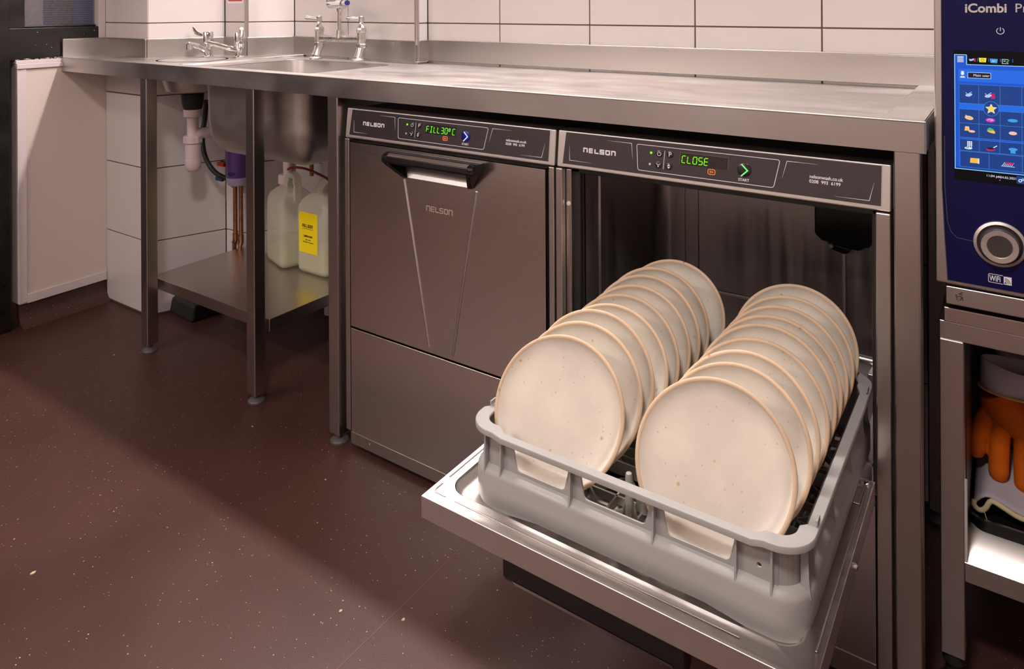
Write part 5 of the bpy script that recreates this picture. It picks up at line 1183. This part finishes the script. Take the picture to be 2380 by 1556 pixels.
# oven gloves: suede hand with four fingers and a thumb, canvas cuff
def glove(label, base, fingers, palm, cuff, thumb=None, flip=1):
    g0 = thing('oven_glove', base, label, 'glove', 'orange oven gloves on the stand')
    bm = bmesh.new(); P = [Vector(p) for p in palm]
    def lobe(pts, rr_, fl=0.62):
        pts = smooth_path(pts, 5); n = len(pts); k = len(rr_) - 1
        rs = []
        for i in range(n):
            t_ = i / (n - 1) * k; a = int(min(t_, k - 1)); rs.append(rr_[a] + (rr_[a + 1] - rr_[a]) * (t_ - a))
        b0 = len(bm.verts); tube(bm, pts, rs, 20)
    for f_, rr_ in fingers: lobe(f_, rr_)
    lobe(palm, [0.030, 0.034, 0.034, 0.032])
    o = obj('hand', bm, M['leather'], g0, label='orange suede hand with fingers')
    md = o.modifiers.new('join', 'REMESH'); md.mode = 'VOXEL'; md.voxel_size = 0.0022; md.use_smooth_shade = True
    md = o.modifiers.new('smooth', 'SMOOTH'); md.iterations = 4; md.factor = 0.5
    bm = bmesh.new(); secs = cuff; rings = []
    for (x, y, z, hx, hy) in secs: rings.append([bm.verts.new((x + hx * math.cos(t), y + hy * math.sin(t) + 0.003 * math.sin(3 * t + z * 60), z + 0.004 * math.sin(2 * t + 1) * (1 if z > 0.4 else 0.3))) for t in [2 * PI * k / 28 for k in range(28)]])
    for a, c in zip(rings, rings[1:]):
        for k in range(28): bm.faces.new((a[k], a[(k + 1) % 28], c[(k + 1) % 28], c[k]))
    o = obj('cuff', bm, M['white_canvas'], g0, smooth=True, split=60, label='grey-white canvas cuff'); md = o.modifiers.new('thick', 'SOLIDIFY'); md.thickness = 0.003
    x, y, z, hx, hy = secs[0]
    bm = bmesh.new(); tube(bm, [(x + (hx + .002) * math.cos(t), y + (hy + .002) * math.sin(t), z + 0.001) for t in [2 * PI * k / 28 for k in range(29)]], 0.0022, 8, cap=False); obj('seam', bm, M['stitch'], g0, smooth=True)
glove('orange suede oven glove with canvas cuff, hanging fingers down in the stand', (1.34, 0.30, 0.24),
      [([(1.322, 0.300, 0.350), (1.308, 0.290, 0.315), (1.304, 0.280, 0.285), (1.306, 0.276, 0.274)], [0.0150, 0.0150, 0.0140, 0.008]),
       ([(1.340, 0.296, 0.350), (1.337, 0.284, 0.300), (1.336, 0.270, 0.262), (1.336, 0.266, 0.249)], [0.0155, 0.0160, 0.0155, 0.009]),
       ([(1.375, 0.296, 0.350), (1.373, 0.286, 0.290), (1.374, 0.274, 0.250), (1.374, 0.270, 0.238)], [0.0155, 0.0160, 0.0160, 0.009]),
       ([(1.405, 0.300, 0.350), (1.410, 0.290, 0.300), (1.412, 0.280, 0.262), (1.412, 0.276, 0.252)], [0.0150, 0.0150, 0.0140, 0.008])],
      [(1.335, 0.305, 0.385), (1.345, 0.302, 0.365), (1.370, 0.302, 0.350), (1.390, 0.304, 0.375)],
      [(1.362, 0.305, 0.392, 0.054, 0.030), (1.362, 0.307, 0.415, 0.053, 0.032), (1.364, 0.310, 0.440, 0.055, 0.034)])
glove('second orange suede oven glove tucked behind the first, only its edge showing', (1.36, 0.40, 0.24),
      [([(1.330, 0.400, 0.350), (1.322, 0.395, 0.315), (1.322, 0.390, 0.290), (1.323, 0.388, 0.280)], [0.019, 0.018, 0.016, 0.008]),
       ([(1.360, 0.398, 0.350), (1.358, 0.390, 0.305), (1.358, 0.384, 0.270), (1.358, 0.382, 0.258)], [0.020, 0.019, 0.017, 0.008]),
       ([(1.395, 0.398, 0.350), (1.398, 0.390, 0.305), (1.400, 0.384, 0.270), (1.400, 0.382, 0.258)], [0.020, 0.019, 0.017, 0.008])],
      [(1.345, 0.405, 0.375), (1.355, 0.402, 0.360), (1.385, 0.402, 0.350), (1.400, 0.404, 0.370)],
      [(1.375, 0.405, 0.385, 0.048, 0.026), (1.375, 0.407, 0.410, 0.046, 0.027), (1.375, 0.408, 0.425, 0.047, 0.028)])
# folded canvas cloth lying under the glove, cream lining at its edge
cl = thing('folded_cloth', (1.40, 0.27, 0.235), 'folded grey-white canvas cloth with a frayed cream lining under the orange glove', 'cloth')
bm = bmesh.new(); nx, ny = 40, 12; g_ = []
for i in range(nx):
    row = []
    for j in range(ny):
        u = i / (nx - 1); v = j / (ny - 1); x = 1.303 + u * 0.20; y = 0.215 + v * 0.14
        z = 0.2500 + 0.012 * v - 0.012 * math.exp(-((u - 0.0) / 0.05) ** 2) - (0.010 * (1 - v)) - 0.030 * u * (1 - v) * 0.6 + 0.005 * math.sin(u * 14) * (1 - v) ** 2
        row.append(bm.verts.new((x, y, z)))
    g_.append(row)
for i in range(nx - 1):
    for j in range(ny - 1): bm.faces.new((g_[i][j], g_[i + 1][j], g_[i + 1][j + 1], g_[i][j + 1]))
o = obj('outer_layer', bm, M['white_canvas'], cl, smooth=True, split=80); md = o.modifiers.new('thick', 'SOLIDIFY'); md.thickness = 0.003; md.offset = 1
edge = [(1.3025, 0.217, 0.231), (1.3015, 0.214, 0.225), (1.306, 0.2125, 0.220), (1.313, 0.2125, 0.2195), (1.319, 0.2125, 0.226)] + [(1.303 + 0.20 * u, 0.2135, 0.250 - 0.010 - 0.012 * math.exp(-(u / 0.05) ** 2) - 0.018 * u + 0.005 * math.sin(u * 14) - 0.0035) for u in (0.12, 0.2, 0.3, 0.4, 0.55, 0.7, 0.85)]
bm = bmesh.new(); tube(bm, smooth_path(edge, 4), 0.0042, 10); obj('lining', bm, M['cream'], cl, smooth=True)
bm = bmesh.new(); tube(bm, smooth_path([(1.316, 0.210, 0.222), (1.319, 0.207, 0.214), (1.321, 0.206, 0.208), (1.317, 0.206, 0.207)], 4), 0.0006, 6); obj('loose_thread', bm, M['cream'], cl)

# ------------------------------------------------------------------ floor details
bm = bmesh.new(); T = Matrix.Translation((0, 0, 0.0)); stroke(bm, [(0.449, -0.090), (0.440, -1.30)], 0.0016, T, 0.0003)
structure(obj('trim_7', bm, mat('welded_floor_seam', srgb(112, 72, 60), 0.5)))
bm = bmesh.new(); stroke(bm, [(-0.42, -0.016), (-0.44, -0.60)], 0.0014, T, 0.0002)
structure(obj('trim_8', bm, mat('welded_floor_seam_far', srgb(92, 58, 50), 0.5)))
bm = bmesh.new()
crumbs = [(-0.95, -0.075, .004), (-0.90, -0.02, .002), (-1.02, 0.02, .002), (0.365, -0.353, .005), (0.47, -0.305, .004), (-0.19, -0.62, .006), (0.06, -0.12, .003), (-0.26, -0.08, .003)]
crumbs += [(random.uniform(-1.1, 0.9), random.uniform(-0.9, 0.02), random.uniform(0.0008, 0.0022)) for _ in range(70)]
for x, y, r in crumbs:
    a0 = random.uniform(0, 6.28); n = 6
    prism(bm, [(x + r * random.uniform(.4, 1) * math.cos(a0 + 2 * PI * k / n), y + r * random.uniform(.3, 1) * math.sin(a0 + 2 * PI * k / n)) for k in range(n)], T, r * 0.3)
cr_ = obj('floor_crumbs', bm, mat('pale_crumbs', srgb(196, 172, 148), 0.8)); cr_['kind'] = 'stuff'
top(cr_, 'scattered pale crumbs and flakes on the red-brown floor', 'crumbs')
